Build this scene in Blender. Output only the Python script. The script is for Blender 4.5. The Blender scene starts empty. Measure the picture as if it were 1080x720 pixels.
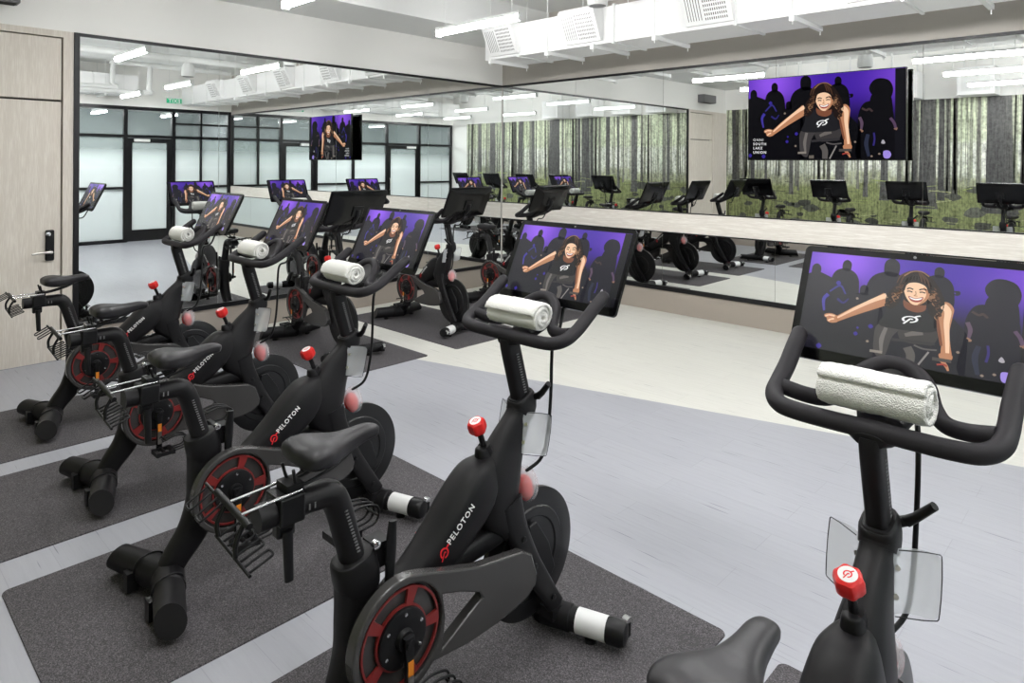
import bpy, bmesh, math, random
from mathutils import Vector, Matrix
from mathutils.bvhtree import BVHTree
C = bpy.context.scene
COL = C.collection
PI = math.pi
random.seed(7)

# ------------------------------------------------------------------ materials
def s2l(v):
    v /= 255.0
    return v / 12.92 if v <= 0.04045 else ((v + 0.055) / 1.055) ** 2.4
def rgb(r, g, b): return (s2l(r), s2l(g), s2l(b), 1.0)

def mat(name, col=(0.5, 0.5, 0.5, 1), rough=0.5, metal=0.0, spec=0.5, emit=None, estr=1.0, alpha=1.0, trans=0.0, coat=0.0):
    m = bpy.data.materials.new(name); m.use_nodes = True
    b = m.node_tree.nodes['Principled BSDF']
    b.inputs['Base Color'].default_value = col
    b.inputs['Roughness'].default_value = rough
    b.inputs['Metallic'].default_value = metal
    b.inputs['Specular IOR Level'].default_value = spec
    b.inputs['Alpha'].default_value = alpha
    b.inputs['Transmission Weight'].default_value = trans
    b.inputs['Coat Weight'].default_value = coat
    if emit:
        b.inputs['Emission Color'].default_value = emit
        b.inputs['Emission Strength'].default_value = estr
    return m

def N(m, t, **kw):
    n = m.node_tree.nodes.new(t)
    for k, v in kw.items():
        if k in n.inputs: n.inputs[k].default_value = v
        else: setattr(n, k, v)
    return n
def L(m, a, ao, b, bi): m.node_tree.links.new(a.outputs[ao], b.inputs[bi])
def BS(m): return m.node_tree.nodes['Principled BSDF']

def coords(m, scale=(1, 1, 1), rot=(0, 0, 0)):
    tc = N(m, 'ShaderNodeTexCoord'); mp = N(m, 'ShaderNodeMapping')
    mp.inputs['Scale'].default_value = scale; mp.inputs['Rotation'].default_value = rot
    L(m, tc, 'Object', mp, 'Vector'); return mp
def ramp(m, stops):
    r = N(m, 'ShaderNodeValToRGB'); e = r.color_ramp.elements
    e[0].position, e[0].color = stops[0]; e[1].position, e[1].color = stops[-1]
    for p, c in stops[1:-1]:
        k = e.new(p); k.color = c
    return r
def bump(m, src, out, strength, dist=0.01):
    b = N(m, 'ShaderNodeBump'); b.inputs['Strength'].default_value = strength; b.inputs['Distance'].default_value = dist
    L(m, src, out, b, 'Height'); L(m, b, 'Normal', BS(m), 'Normal')

M = {}
M['black'] = mat('matte_black_paint', (0.0085, 0.008, 0.0092, 1), 0.46, spec=0.22)
M['black2'] = mat('black_plastic', (0.006, 0.006, 0.007, 1), 0.4, spec=0.28)
M['rubber'] = mat('black_rubber_grip', (0.0165, 0.015, 0.018, 1), 0.6, spec=0.25)
M['saddle'] = mat('saddle_vinyl', (0.016, 0.015, 0.0175, 1), 0.42, spec=0.32)
M['guard'] = mat('charcoal_guard', (0.045, 0.043, 0.043, 1), 0.27)
M['flywheel'] = mat('dark_steel', (0.008, 0.008, 0.009, 1), 0.33, spec=0.35)
M['red'] = mat('red_plastic', rgb(214, 36, 34), 0.35)
M['redring'] = mat('dull_red_plastic', rgb(122, 34, 33), 0.35)
M['redink'] = mat('red_print', rgb(220, 28, 40), 0.5)
M['white'] = mat('white_print', rgb(235, 235, 235), 0.5)
M['sticker'] = mat('white_sticker', rgb(232, 232, 232), 0.4)
M['orange'] = mat('orange_sticker', rgb(226, 135, 40), 0.4)
M['chrome'] = mat('chrome', (0.75, 0.75, 0.76, 1), 0.18, 1.0)
M['steel'] = mat('brushed_nickel', (0.62, 0.6, 0.57, 1), 0.3, 1.0)
M['grey'] = mat('grey_plastic', rgb(110, 110, 112), 0.45)
M['screenblack'] = mat('screen_bezel', (0.002, 0.002, 0.0025, 1), 0.2, spec=0.25)
M['hangwhite'] = mat('white_powder_coat', rgb(228, 229, 228), 0.45)
M['duct'] = mat('white_duct_paint', rgb(240, 240, 240), 0.5)
M['darkslot'] = mat('dark_slot', rgb(60, 58, 58), 0.7)
M['trimblack'] = mat('black_anodised', (0.006, 0.006, 0.0075, 1), 0.35, spec=0.35)
M['green'] = mat('exit_green', rgb(0, 130, 90), 0.4, emit=rgb(0, 150, 100), estr=0.7)
M['lamp'] = mat('lamp_diffuser', (1, 1, 1, 1), 0.5, emit=(1.0, 0.992, 0.985, 1), estr=96)
M['lampcorridor_added'] = mat('corridor_lamp_added', (1, 1, 1, 1), 0.5, emit=(0.97, 1.0, 1.0, 1), estr=300)  # added glow behind the storefront to light its frosted panes
M['lampsmall'] = mat('downlight_lens', (1, 1, 1, 1), 0.5, emit=(1.0, 0.97, 0.92, 1), estr=40)

def m_walls(name, c):
    m = mat(name, c, 0.7, spec=0.3)
    mp = coords(m, (60, 60, 60)); n = N(m, 'ShaderNodeTexNoise', Scale=4.0, Detail=3.0); L(m, mp, 'Vector', n, 'Vector')
    bump(m, n, 'Fac', 0.04, 0.004); return m
M['wallwhite'] = m_walls('white_drywall', rgb(240, 239, 236))
M['wallgrey_shade'] = m_walls('warm_grey_drywall_shade_toned', rgb(178, 173, 166))  # grey wall tone, darkened further for the shade under the duct
M['base'] = m_walls('taupe_base', rgb(158, 149, 140))
M['ceiling'] = m_walls('white_ceiling', rgb(228, 229, 228))
M['corridor'] = m_walls('corridor_grey', rgb(96, 100, 101))

def m_clear():
    m = mat('clear_plastic', rgb(235, 238, 242), 0.14, alpha=0.5, spec=0.8); return m
M['clear'] = m_clear()
M['dome'] = mat('translucent_plastic', rgb(228, 228, 232), 0.15, alpha=0.33, spec=0.8)
M['glass'] = mat('clear_glass', rgb(190, 205, 205), 0.03, alpha=0.18, spec=0.6)
def m_frost():
    m = bpy.data.materials.new('frosted_glass'); m.use_nodes = True
    nt = m.node_tree; nt.nodes.remove(BS(m)); out = nt.nodes['Material Output']
    d = N(m, 'ShaderNodeBsdfDiffuse'); d.inputs['Color'].default_value = rgb(232, 238, 238)
    t = N(m, 'ShaderNodeBsdfTranslucent'); t.inputs['Color'].default_value = rgb(244, 248, 248)
    g = N(m, 'ShaderNodeBsdfGlossy'); g.inputs['Roughness'].default_value = 0.12
    mx = N(m, 'ShaderNodeMixShader'); mx.inputs[0].default_value = 0.45
    L(m, d, 0, mx, 1); L(m, t, 0, mx, 2)
    mx2 = N(m, 'ShaderNodeMixShader'); mx2.inputs[0].default_value = 0.06
    L(m, mx, 0, mx2, 1); L(m, g, 0, mx2, 2)
    # film fades out towards the top of the pane
    tp = N(m, 'ShaderNodeBsdfTransparent'); tp.inputs['Color'].default_value = rgb(225, 232, 230)
    geo = N(m, 'ShaderNodeTexCoord'); sp = N(m, 'ShaderNodeSeparateXYZ'); L(m, geo, 'Object', sp, 0)
    mr = N(m, 'ShaderNodeMapRange'); mr.inputs[1].default_value = 1.58; mr.inputs[2].default_value = 1.98
    L(m, sp, 'Z', mr, 0)
    mu = N(m, 'ShaderNodeMath', operation='MULTIPLY'); mu.inputs[1].default_value = 0.8; L(m, mr, 0, mu, 0)
    mx3 = N(m, 'ShaderNodeMixShader'); L(m, mu, 0, mx3, 0); L(m, mx2, 0, mx3, 1); L(m, tp, 0, mx3, 2)
    L(m, mx3, 0, out, 'Surface'); return m
M['frost'] = m_frost()
def m_mirror():
    m = bpy.data.materials.new('mirror_glass'); m.use_nodes = True
    nt = m.node_tree; nt.nodes.remove(BS(m)); out = nt.nodes['Material Output']
    g = N(m, 'ShaderNodeBsdfGlossy'); g.inputs['Color'].default_value = (0.875, 0.895, 0.888, 1); g.inputs['Roughness'].default_value = 0.0
    L(m, g, 0, out, 'Surface'); return m
M['mirror'] = m_mirror()
def m_wood(name, c1, c2, axis):
    m = mat(name, c1, 0.55, spec=0.3)
    sc = [14, 14, 14]; sc[axis] = 0.9
    mp = coords(m, sc); n = N(m, 'ShaderNodeTexNoise', Scale=3.0, Detail=8.0, Roughness=0.65, Distortion=0.6); L(m, mp, 'Vector', n, 'Vector')
    sc2 = [70, 70, 70]; sc2[axis] = 3
    mp2 = coords(m, sc2); n2 = N(m, 'ShaderNodeTexNoise', Scale=3.0, Detail=4.0); L(m, mp2, 'Vector', n2, 'Vector')
    ad = N(m, 'ShaderNodeMath', operation='ADD'); L(m, n, 'Fac', ad, 0); L(m, n2, 'Fac', ad, 1)
    r = ramp(m, [(0.75, c2), (1.15, c1)]); r.color_ramp.elements[1].position = 1.0
    hf = N(m, 'ShaderNodeMath', operation='MULTIPLY'); hf.inputs[1].default_value = 0.8; L(m, ad, 0, hf, 0)
    L(m, hf, 0, r, 'Fac'); L(m, r, 'Color', BS(m), 'Base Color'); bump(m, n2, 'Fac', 0.08, 0.003); return m
M['woodv'] = m_wood('greige_oak_vertical', rgb(224, 218, 209), rgb(208, 200, 190), 2)
M['woodh'] = m_wood('whitewashed_oak_horizontal', rgb(238, 234, 228), rgb(218, 212, 204), 0)

def m_floor(name, base, dark, light):
    m = mat(name, base, 0.42, spec=0.35)
    mp = coords(m, (0.9, 14, 1)); n = N(m, 'ShaderNodeTexNoise', Scale=3.0, Detail=5.0, Roughness=0.7); L(m, mp, 'Vector', n, 'Vector')
    r = ramp(m, [(0.30, dark), (0.5, base), (0.75, light)]); L(m, n, 'Fac', r, 'Fac')
    # short dark streaks of the vinyl pattern
    mp2 = coords(m, (2.2, 60, 1)); n2 = N(m, 'ShaderNodeTexNoise', Scale=1.7, Detail=1.0, Roughness=0.4); L(m, mp2, 'Vector', n2, 'Vector')
    r2 = ramp(m, [(0.70, (1, 1, 1, 1)), (0.77, (0.52, 0.52, 0.53, 1))]); L(m, n2, 'Fac', r2, 'Fac')
    mx = N(m, 'ShaderNodeMix', data_type='RGBA', blend_type='MULTIPLY'); mx.inputs[0].default_value = 1.0
    L(m, r, 'Color', mx, 6); L(m, r2, 'Color', mx, 7)
    # plank joints
    br = N(m, 'ShaderNodeTexBrick'); br.inputs['Scale'].default_value = 1.0; br.inputs['Mortar Size'].default_value = 0.0016
    br.inputs['Brick Width'].default_value = 1.22; br.inputs['Row Height'].default_value = 0.18
    br.inputs['Color1'].default_value = (1, 1, 1, 1); br.inputs['Color2'].default_value = (0.965, 0.965, 0.97, 1); br.inputs['Mortar'].default_value = (0.86, 0.86, 0.86, 1)
    mp3 = coords(m); L(m, mp3, 'Vector', br, 'Vector')
    mx2 = N(m, 'ShaderNodeMix', data_type='RGBA', blend_type='MULTIPLY'); mx2.inputs[0].default_value = 1.0
    L(m, mx, 2, mx2, 6); L(m, br, 'Color', mx2, 7)
    L(m, mx2, 2, BS(m), 'Base Color'); return m
M['floorgrey'] = m_floor('grey_vinyl_planks', rgb(163, 164, 171), rgb(159, 160, 167), rgb(166, 168, 174))
M['floorcream'] = m_floor('cream_vinyl_planks', rgb(211, 210, 203), rgb(206, 205, 197), rgb(216, 215, 209))
def m_mat():
    m = mat('speckled_rubber_mat', rgb(66, 63, 66), 0.75, spec=0.25)
    mp = coords(m); n = N(m, 'ShaderNodeTexNoise', Scale=260.0, Detail=2.0); L(m, mp, 'Vector', n, 'Vector')
    r = ramp(m, [(0.35, rgb(54, 52, 54)), (0.52, rgb(77, 74, 77)), (0.7, rgb(112, 109, 112))]); L(m, n, 'Fac', r, 'Fac'); L(m, r, 'Color', BS(m), 'Base Color')
    bump(m, n, 'Fac', 0.35, 0.002); return m
M['mat'] = m_mat()
M['matlogo'] = mat('mat_emboss', rgb(52, 50, 52), 0.6)
def m_towel():
    m = mat('white_terry', rgb(240, 239, 235), 0.95, spec=0.1)
    mp = coords(m); n = N(m, 'ShaderNodeTexNoise', Scale=230.0, Detail=3.0); L(m, mp, 'Vector', n, 'Vector')
    n2 = N(m, 'ShaderNodeTexVoronoi', Scale=300.0); L(m, mp, 'Vector', n2, 'Vector')
    ad = N(m, 'ShaderNodeMath', operation='ADD'); L(m, n, 'Fac', ad, 0); L(m, n2, 'Distance', ad, 1)
    bump(m, ad, 0, 0.7, 0.004); return m
M['towel'] = m_towel()
def m_display():
    m = bpy.data.materials.new('display_image'); m.use_nodes = True
    b = BS(m); b.inputs['Base Color'].default_value = (0.01, 0.01, 0.012, 1); b.inputs['Roughness'].default_value = 0.22; b.inputs['Specular IOR Level'].default_value = 0.5
    a = N(m, 'ShaderNodeAttribute', attribute_name='Col'); L(m, a, 'Color', b, 'Emission Color'); b.inputs['Emission Strength'].default_value = 1.0
    return m
M['display'] = m_display()
def m_tvdisplay():
    m = M['display'].copy(); m.name = 'television_image'; b = BS(m); b.inputs['Roughness'].default_value = 0.4; b.inputs['Specular IOR Level'].default_value = 0.02; b.inputs['Base Color'].default_value = (0.002, 0.002, 0.003, 1)
    return m
M['tvdisplay'] = m_tvdisplay()
def m_mural():
    m = mat('printed_forest', (0.5, 0.5, 0.5, 1), 0.55, spec=0.2)
    a = N(m, 'ShaderNodeAttribute', attribute_name='Col')
    mp = coords(m, (9, 1, 0.55)); n = N(m, 'ShaderNodeTexNoise', Scale=3.2, Detail=6.0, Roughness=0.7); L(m, mp, 'Vector', n, 'Vector')
    mp2 = coords(m, (1, 1, 0.8)); n2 = N(m, 'ShaderNodeTexNoise', Scale=22.0, Detail=6.0, Roughness=0.75); L(m, mp2, 'Vector', n2, 'Vector')
    ad = N(m, 'ShaderNodeMath', operation='ADD'); L(m, n, 'Fac', ad, 0); L(m, n2, 'Fac', ad, 1)
    r = ramp(m, [(0.38, (0.30, 0.30, 0.28, 1)), (0.5, (0.95, 0.95, 0.95, 1)), (0.66, (1.75, 1.8, 1.6, 1))])
    hf = N(m, 'ShaderNodeMath', operation='MULTIPLY'); hf.inputs[1].default_value = 0.5; L(m, ad, 0, hf, 0); L(m, hf, 0, r, 'Fac')
    mx = N(m, 'ShaderNodeMix', data_type='RGBA', blend_type='MULTIPLY'); mx.inputs[0].default_value = 1.0
    L(m, a, 'Color', mx, 6); L(m, r, 'Color', mx, 7); L(m, mx, 2, BS(m), 'Base Color'); return m
M['mural'] = m_mural()

# ------------------------------------------------------------------ helpers
def obj(name, bm, m, parent=None, smooth=None, bevel=None, mw=None):
    bmesh.ops.recalc_face_normals(bm, faces=bm.faces[:])
    me = bpy.data.meshes.new(name); bm.to_mesh(me); bm.free()
    for x in (m if isinstance(m, (list, tuple)) else [m]): me.materials.append(x)
    o = bpy.data.objects.new(name, me); COL.objects.link(o)
    if parent is not None: o.parent = parent
    if smooth is not None:
        me.shade_smooth()
        if smooth < 180: me.set_sharp_from_angle(angle=math.radians(smooth))
    if bevel:
        b = o.modifiers.new('bevel', 'BEVEL'); b.width = bevel; b.segments = 2; b.limit_method = 'ANGLE'; b.angle_limit = math.radians(40)
        b.harden_normals = False
    return o
def thing(name, label, cat, loc=(0, 0, 0), rotz=0, group=None):
    o = bpy.data.objects.new(name, None); COL.objects.link(o)
    o.empty_display_size = 0.1
    o.location = loc; o.rotation_euler = (0, 0, rotz); o['label'] = label; o['category'] = cat
    if group: o['group'] = group
    return o
def tag(o, label, cat, group=None):
    o['label'] = label; o['category'] = cat
    if group: o['group'] = group
    return o
def struct(name, bm, m, label=None, parent=None, **kw):
    o = obj(name, bm, m, parent, **kw)
    if parent is None: o['kind'] = 'structure'
    return o
def dup(root, loc, rotz, label, group=None):
    r = root.copy(); COL.objects.link(r); r.location = loc; r.rotation_euler = (0, 0, rotz)
    r['label'] = label
    if group: r['group'] = group
    for ch in list(root.children):
        c = ch.copy(); COL.objects.link(c); c.parent = r
        for g in list(ch.children):
            d = g.copy(); COL.objects.link(d); d.parent = c
    return r

def box(bm, c, s, mi=0, rot=None):
    r = bmesh.ops.create_cube(bm, size=1.0)
    for v in r['verts']:
        v.co = Vector((v.co.x * s[0], v.co.y * s[1], v.co.z * s[2]))
        if rot is not None: v.co = rot @ v.co
        v.co += Vector(c)
    for f in {f for v in r['verts'] for f in v.link_faces}: f.material_index = mi
def bx(bm, x0, x1, y0, y1, z0, z1, mi=0):
    box(bm, ((x0 + x1) / 2, (y0 + y1) / 2, (z0 + z1) / 2), (abs(x1 - x0), abs(y1 - y0), abs(z1 - z0)), mi)
def boxbm(*a):
    bm = bmesh.new(); bx(bm, *a); return bm

def catmull(pts, n=6, closed=False):
    pts = [Vector(p) for p in pts]; out = []
    k = len(pts)
    rng = range(k) if closed else range(k - 1)
    for i in rng:
        if closed: p0, p1, p2, p3 = pts[i - 1], pts[i], pts[(i + 1) % k], pts[(i + 2) % k]
        else:
            p1, p2 = pts[i], pts[i + 1]
            p0 = pts[i - 1] if i > 0 else p1 + (p1 - p2)
            p3 = pts[i + 2] if i + 2 < k else p2 + (p2 - p1)
        for j in range(n):
            t = j / n
            out.append(0.5 * ((2 * p1) + (-p0 + p2) * t + (2 * p0 - 5 * p1 + 4 * p2 - p3) * t * t + (-p0 + 3 * p1 - 3 * p2 + p3) * t ** 3))
    if not closed: out.append(pts[-1].copy())
    return out

def tube(bm, pts, r, seg=12, n=6, closed=False, cap=True, mi=0, smooth=True):
    """round tube along a path; r number or list (per control point)"""
    k = len(pts)
    rs = r if isinstance(r, (list, tuple)) else [r] * k
    if smooth and k > 2:
        v4 = [(*p, q) for p, q in zip(pts, rs)]
        full = catmull4(v4, n, closed)
        P = [Vector(v[:3]) for v in full]; R = [v[3] for v in full]
    else:
        P = [Vector(p) for p in pts]; R = list(rs)
    K = len(P); rings = []
    T = []
    for i in range(K):
        if closed: t = P[(i + 1) % K] - P[i - 1]
        else: t = P[min(i + 1, K - 1)] - P[max(i - 1, 0)]
        T.append(t.normalized())
    up = Vector((0, 0, 1)) if abs(T[0].z) < 0.9 else Vector((1, 0, 0))
    u = T[0].cross(up).normalized()
    for i in range(K):
        u = (u - T[i] * u.dot(T[i])).normalized(); w = T[i].cross(u)
        rings.append([bm.verts.new(P[i] + (u * math.cos(2 * PI * j / seg) + w * math.sin(2 * PI * j / seg)) * R[i]) for j in range(seg)])
    lim = K if closed else K - 1
    for i in range(lim):
        a, b = rings[i], rings[(i + 1) % K]
        for j in range(seg):
            f = bm.faces.new((a[j], a[(j + 1) % seg], b[(j + 1) % seg], b[j])); f.material_index = mi
    if cap and not closed:
        bm.faces.new(rings[0][::-1]).material_index = mi; bm.faces.new(rings[-1]).material_index = mi
def catmull4(v, n, closed):
    out = []; k = len(v)
    v = [list(q) for q in v]
    rng = range(k) if closed else range(k - 1)
    for i in rng:
        if closed: p0, p1, p2, p3 = v[i - 1], v[i], v[(i + 1) % k], v[(i + 2) % k]
        else:
            p1, p2 = v[i], v[i + 1]
            p0 = v[i - 1] if i > 0 else [2 * a - b for a, b in zip(p1, p2)]; p3 = v[i + 2] if i + 2 < k else [2 * b - a for a, b in zip(p1, p2)]
        for j in range(n):
            t = j / n
            out.append([0.5 * (2 * p1[q] + (p2[q] - p0[q]) * t + (2 * p0[q] - 5 * p1[q] + 4 * p2[q] - p3[q]) * t * t + (3 * p1[q] - p0[q] - 3 * p2[q] + p3[q]) * t ** 3) for q in range(4)])
    if not closed: out.append(list(v[-1]))
    return out

def sweep(bm, rows, x0=0.0, seg=20, n=5, ex=2.6, mi=0):
    """body in the bike's plane: rows (y, z, half_width_x, half_depth); superellipse section"""
    v = catmull4([list(r) for r in rows], n, False)
    K = len(v); rings = []
    for i in range(K):
        a, b = v[max(i - 1, 0)], v[min(i + 1, K - 1)]
        t = Vector((0, b[0] - a[0], b[1] - a[1])).normalized(); nn = t.cross(Vector((1, 0, 0)))
        ring = []
        for j in range(seg):
            q = 2 * PI * j / seg; c, s = math.cos(q), math.sin(q)
            cx = math.copysign(abs(c) ** (2 / ex), c); sx = math.copysign(abs(s) ** (2 / ex), s)
            ring.append(bm.verts.new(Vector((x0, v[i][0], v[i][1])) + Vector((1, 0, 0)) * v[i][2] * cx + nn * v[i][3] * sx))
        rings.append(ring)
    for i in range(K - 1):
        for j in range(seg):
            bm.faces.new((rings[i][j], rings[i][(j + 1) % seg], rings[i + 1][(j + 1) % seg], rings[i + 1][j])).material_index = mi
    bm.faces.new(rings[0][::-1]).material_index = mi; bm.faces.new(rings[-1]).material_index = mi

def lathe(bm, prof, c, axis='x', seg=40, mi=0):
    """prof: (along axis, radius)"""
    rings = []
    for a, r in prof:
        ring = []
        for j in range(seg):
            q = 2 * PI * j / seg; u, w = r * math.cos(q), r * math.sin(q)
            p = {'x': (a, u, w), 'y': (u, a, w), 'z': (u, w, a)}[axis]
            ring.append(bm.verts.new(Vector(p) + Vector(c)))
        rings.append(ring)
    for i in range(len(rings) - 1):
        for j in range(seg):
            bm.faces.new((rings[i][j], rings[i][(j + 1) % seg], rings[i + 1][(j + 1) % seg], rings[i + 1][j])).material_index = mi
    if prof[0][1] > 0.0005: bm.faces.new(rings[0][::-1]).material_index = mi
    if prof[-1][1] > 0.0005: bm.faces.new(rings[-1]).material_index = mi

def plate(bm, outer, holes, x0, x1, mi=0):
    """flat YZ outline with holes, extruded along x"""
    es = []
    for loop in [outer] + list(holes):
        vs = [bm.verts.new((x0, y, z)) for y, z in loop]
        for i in range(len(vs)): es.append(bm.edges.new((vs[i], vs[(i + 1) % len(vs)])))
    r = bmesh.ops.triangle_fill(bm, edges=es, use_beauty=True, use_dissolve=False)
    fs = [f for f in r['geom'] if isinstance(f, bmesh.types.BMFace)]
    e = bmesh.ops.extrude_face_region(bm, geom=fs)
    for v in [g for g in e['geom'] if isinstance(g, bmesh.types.BMVert)]: v.co.x += x1 - x0
def circ(cy, cz, r, a0=0, a1=360, n=36, close=True):
    k = n if close else n + 1
    return [(cy + r * math.cos(math.radians(a0 + (a1 - a0) * i / n)), cz + r * math.sin(math.radians(a0 + (a1 - a0) * i / n))) for i in range(k)]

def text_verts(s, size, spacing=1.0, bold=0.0):
    cu = bpy.data.curves.new('txt', 'FONT'); cu.body = s; cu.size = size; cu.space_character = spacing; cu.offset = bold; cu.resolution_u = 3
    o = bpy.data.objects.new('txt', cu); COL.objects.link(o)
    bpy.context.view_layer.update()
    dg = bpy.context.evaluated_depsgraph_get(); me = bpy.data.meshes.new_from_object(o.evaluated_get(dg))
    bpy.data.objects.remove(o); bpy.data.curves.remove(cu)
    vs = [v.co.copy() for v in me.vertices]; fs = [tuple(p.vertices) for p in me.polygons]
    bpy.data.meshes.remove(me); return vs, fs

def ribbon2d(pts, w):
    pts = [Vector((*p, 0)) for p in pts]; vs = []; fs = []
    for i, p in enumerate(pts):
        t = (pts[min(i + 1, len(pts) - 1)] - pts[max(i - 1, 0)]).normalized(); nn = Vector((-t.y, t.x, 0))
        ww = w[i] if isinstance(w, list) else w
        vs += [p + nn * ww, p - nn * ww]
    for i in range(len(pts) - 1): fs.append((2 * i, 2 * i + 1, 2 * i + 3, 2 * i + 2))
    return vs, fs
def logo2d(s=1.0):
    """round swirl mark: an open ring, a stem that curls inside it and a stroke with a tick; about 2*s across"""
    ring = [(0.64 * math.cos(math.radians(a)), 0.64 * math.sin(math.radians(a))) for a in range(232, -85, -12)]
    V, F = ribbon2d(ring, 0.115)
    stem = catmull([(-0.42, -1.08, 0), (-0.28, -0.70, 0), (-0.14, -0.30, 0), (-0.02, 0.06, 0), (0.14, 0.13, 0), (0.22, -0.02, 0)], 5)
    v2, f2 = ribbon2d([p[:2] for p in stem], 0.105)
    k = len(V); V += v2; F += [tuple(i + k for i in f) for f in f2]
    tick = catmull([(0.34, 0.56, 0), (0.50, 0.80, 0), (0.80, 1.02, 0)], 4)
    v2, f2 = ribbon2d([p[:2] for p in tick], 0.12)
    k = len(V); V += v2; F += [tuple(i + k for i in f) for f in f2]
    return [v * (s * 0.95) for v in V], F

# ------------------------------------------------------------------ the room
XC, YD, HT, HB, YE = 8.93, -6.90, 2.81, 0.25, -5.27
ZS, ZC = 3.31, 3.72
def poly_floor(name, pts, m):
    bm = bmesh.new(); vs = [bm.verts.new((x, y, 0)) for x, y in pts]; bm.faces.new(vs)
    r = bmesh.ops.extrude_face_region(bm, geom=bm.faces[:])
    for v in [g for g in r['geom'] if isinstance(g, bmesh.types.BMVert)]: v.co.z = -0.1
    return struct(name, bm, m)
fb = lambda x: -2.96 + 0.27 * (x - 3.02)
poly_floor('floor', [(0, YD), (XC, YD), (XC, fb(XC)), (0, fb(0))], M['floorgrey'])
poly_floor('floor', [(0, fb(0)), (XC, fb(XC)), (XC, 0), (0, 0)], M['floorcream'])
struct('floor', boxbm(XC, 12.4, YD - 0.5, 0.5, -0.1, 0.0), M['floorgrey'])
# left wall
struct('wall_left', boxbm(-0.12, 0.0, YE, 0, HB, ZS), M['wallwhite'])
struct('wall_left', boxbm(-0.12, 0.0, YD, YE, HT, ZS), M['wallwhite'])
struct('baseboard_left', boxbm(-0.12, 0.012, YE, 0, 0, HB), M['base'])
# front wall
struct('wall_front', boxbm(-0.12, XC + 0.1, 0.0, 0.12, HB, ZC), M['wallgrey_shade'])
struct('baseboard_front', boxbm(0.012, XC, -0.012, 0.12, 0, HB), M['base'])
# back wall
struct('wall_back', boxbm(-0.12, XC + 0.1, YD - 0.12, YD, HB, ZC), M['wallwhite'])
struct('baseboard_back', boxbm(0, XC, YD - 0.12, YD + 0.012, 0, HB), M['base'])
# right wall above the storefront
struct('wall_right', boxbm(XC, XC + 0.1, YD, 0, 2.87, ZC), M['wallwhite'])
# ceiling: main deck with a lower soffit along the left wall
struct('ceiling', boxbm(0.87, 12.4, YD - 0.12, 0.12, ZC, ZC + 0.1), M['ceiling'])
bm = bmesh.new(); bx(bm, -0.12, 0.87, YD - 0.12, 0.12, ZS, ZC + 0.1)
struct('ceiling', bm, M['ceiling'])
# corridor beyond the storefront
struct('wall_corridor', boxbm(12.3, 12.4, YD - 0.5, 0.5, 0, ZC), M['corridor'])
struct('wall_corridor', boxbm(XC, 12.4, 0.4, 0.5, 0, ZC), M['corridor'])
struct('wall_corridor', boxbm(XC, 12.4, YD - 0.5, YD - 0.4, 0, ZC), M['corridor'])
struct('ceiling', boxbm(XC + 0.1, 12.3, YD - 0.5, 0.5, 3.0, 3.05), M['wallgrey_shade'])

# --- wood door and transom on the left wall
def framed(bm, y0, y1, z0, z1, x0, x1): bx(bm, x0, x1, y0, y1, z0, z1)
bm = bmesh.new()
bx(bm, -0.12, 0.02, -5.355, YE - 0.008, 0, HT); bx(bm, -0.12, 0.02, YD, -6.32, 0, HT); bx(bm, -0.12, 0.02, -6.32, -5.355, 2.755, HT)
struct('trim_1', bm, M['woodv'], bevel=0.002)
struct('door_1', boxbm(-0.06, 0.005, -6.312, -5.366, 0.006, 2.205), M['woodv'], bevel=0.002)
D1 = [o for o in COL.objects if o.name == 'door_1'][0]
struct('trim_2', boxbm(-0.06, 0.005, -6.312, -5.366, 2.222, 2.745), M['woodv'], bevel=0.002)
struct('wall_left', boxbm(-0.12, -0.07, YD, YE, 0, HT), M['darkslot'])
bm = bmesh.new(); bx(bm, 0.005, 0.03, -5.478, -5.412, 0.86, 1.12)
lp = obj('lock_plate', bm, M['black2'], D1, bevel=0.012)
bm = bmesh.new(); tube(bm, [(0.03, -5.445, 0.935), (0.075, -5.445, 0.935)], 0.014, 14); tube(bm, [(0.07, -5.44, 0.935), (0.075, -5.50, 0.937), (0.072, -5.58, 0.928)], [0.013, 0.011, 0.009], 12)
obj('lever_handle', bm, M['steel'], D1, smooth=50)['label'] = 'brushed nickel lever handle'
bm = bmesh.new(); lathe(bm, [(0.03, 0.018), (0.042, 0.018), (0.044, 0.0)], (0, -5.46, 1.085), 'x', 20)
obj('key_cylinder', bm, M['chrome'], D1, smooth=40)

# --- mirrors
MIR = M['mirror']
def frame_rect(bm, pl, a0, a1, z0, z1, w, d):
    """thin frame on the left ('x') or front ('y') wall"""
    def b(p, q, r, s):
        if pl == 'x': bx(bm, 0, d, p, q, r, s)
        else: bx(bm, p, q, -d, 0, r, s)
    b(a0, a1, z1 - w, z1); b(a0, a1, z0, z0 + w * 1.6); b(a0, a0 + w, z0, z1)
    if pl == 'y': b(a1 - w, a1, z0, z1)
bm = bmesh.new(); frame_rect(bm, 'x', YE, -0.002, HB, HT, 0.028, 0.026); 
bx(bm, 0, 0.03, YE - 0.006, YE + 0.035, HB, HT)
struct('trim_3', bm, M['trimblack'])
ys = [YE + 0.03, -4.03, -2.70, -1.36, -0.028]
names_l = ['large wall mirror panel on the left wall, beside the wooden door', 'large wall mirror panel on the left wall, second from the wooden door',
           'large wall mirror panel on the left wall, third from the wooden door', 'large wall mirror panel on the left wall, next to the room corner']
for i in range(4):
    o = obj('wall_mirror', boxbm(0.003, 0.014, ys[i] + 0.0015, ys[i + 1] - 0.0015, HB + 0.04, HT - 0.024), MIR)
    tag(o, names_l[i], 'mirror', 'mirror panels on the left wall')
bm = bmesh.new(); bx(bm, 0.027, XC - 0.01, -0.026, 0, HT - 0.028, HT); bx(bm, 0.027, XC - 0.01, -0.026, 0, HB, HB + 0.05)
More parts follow.
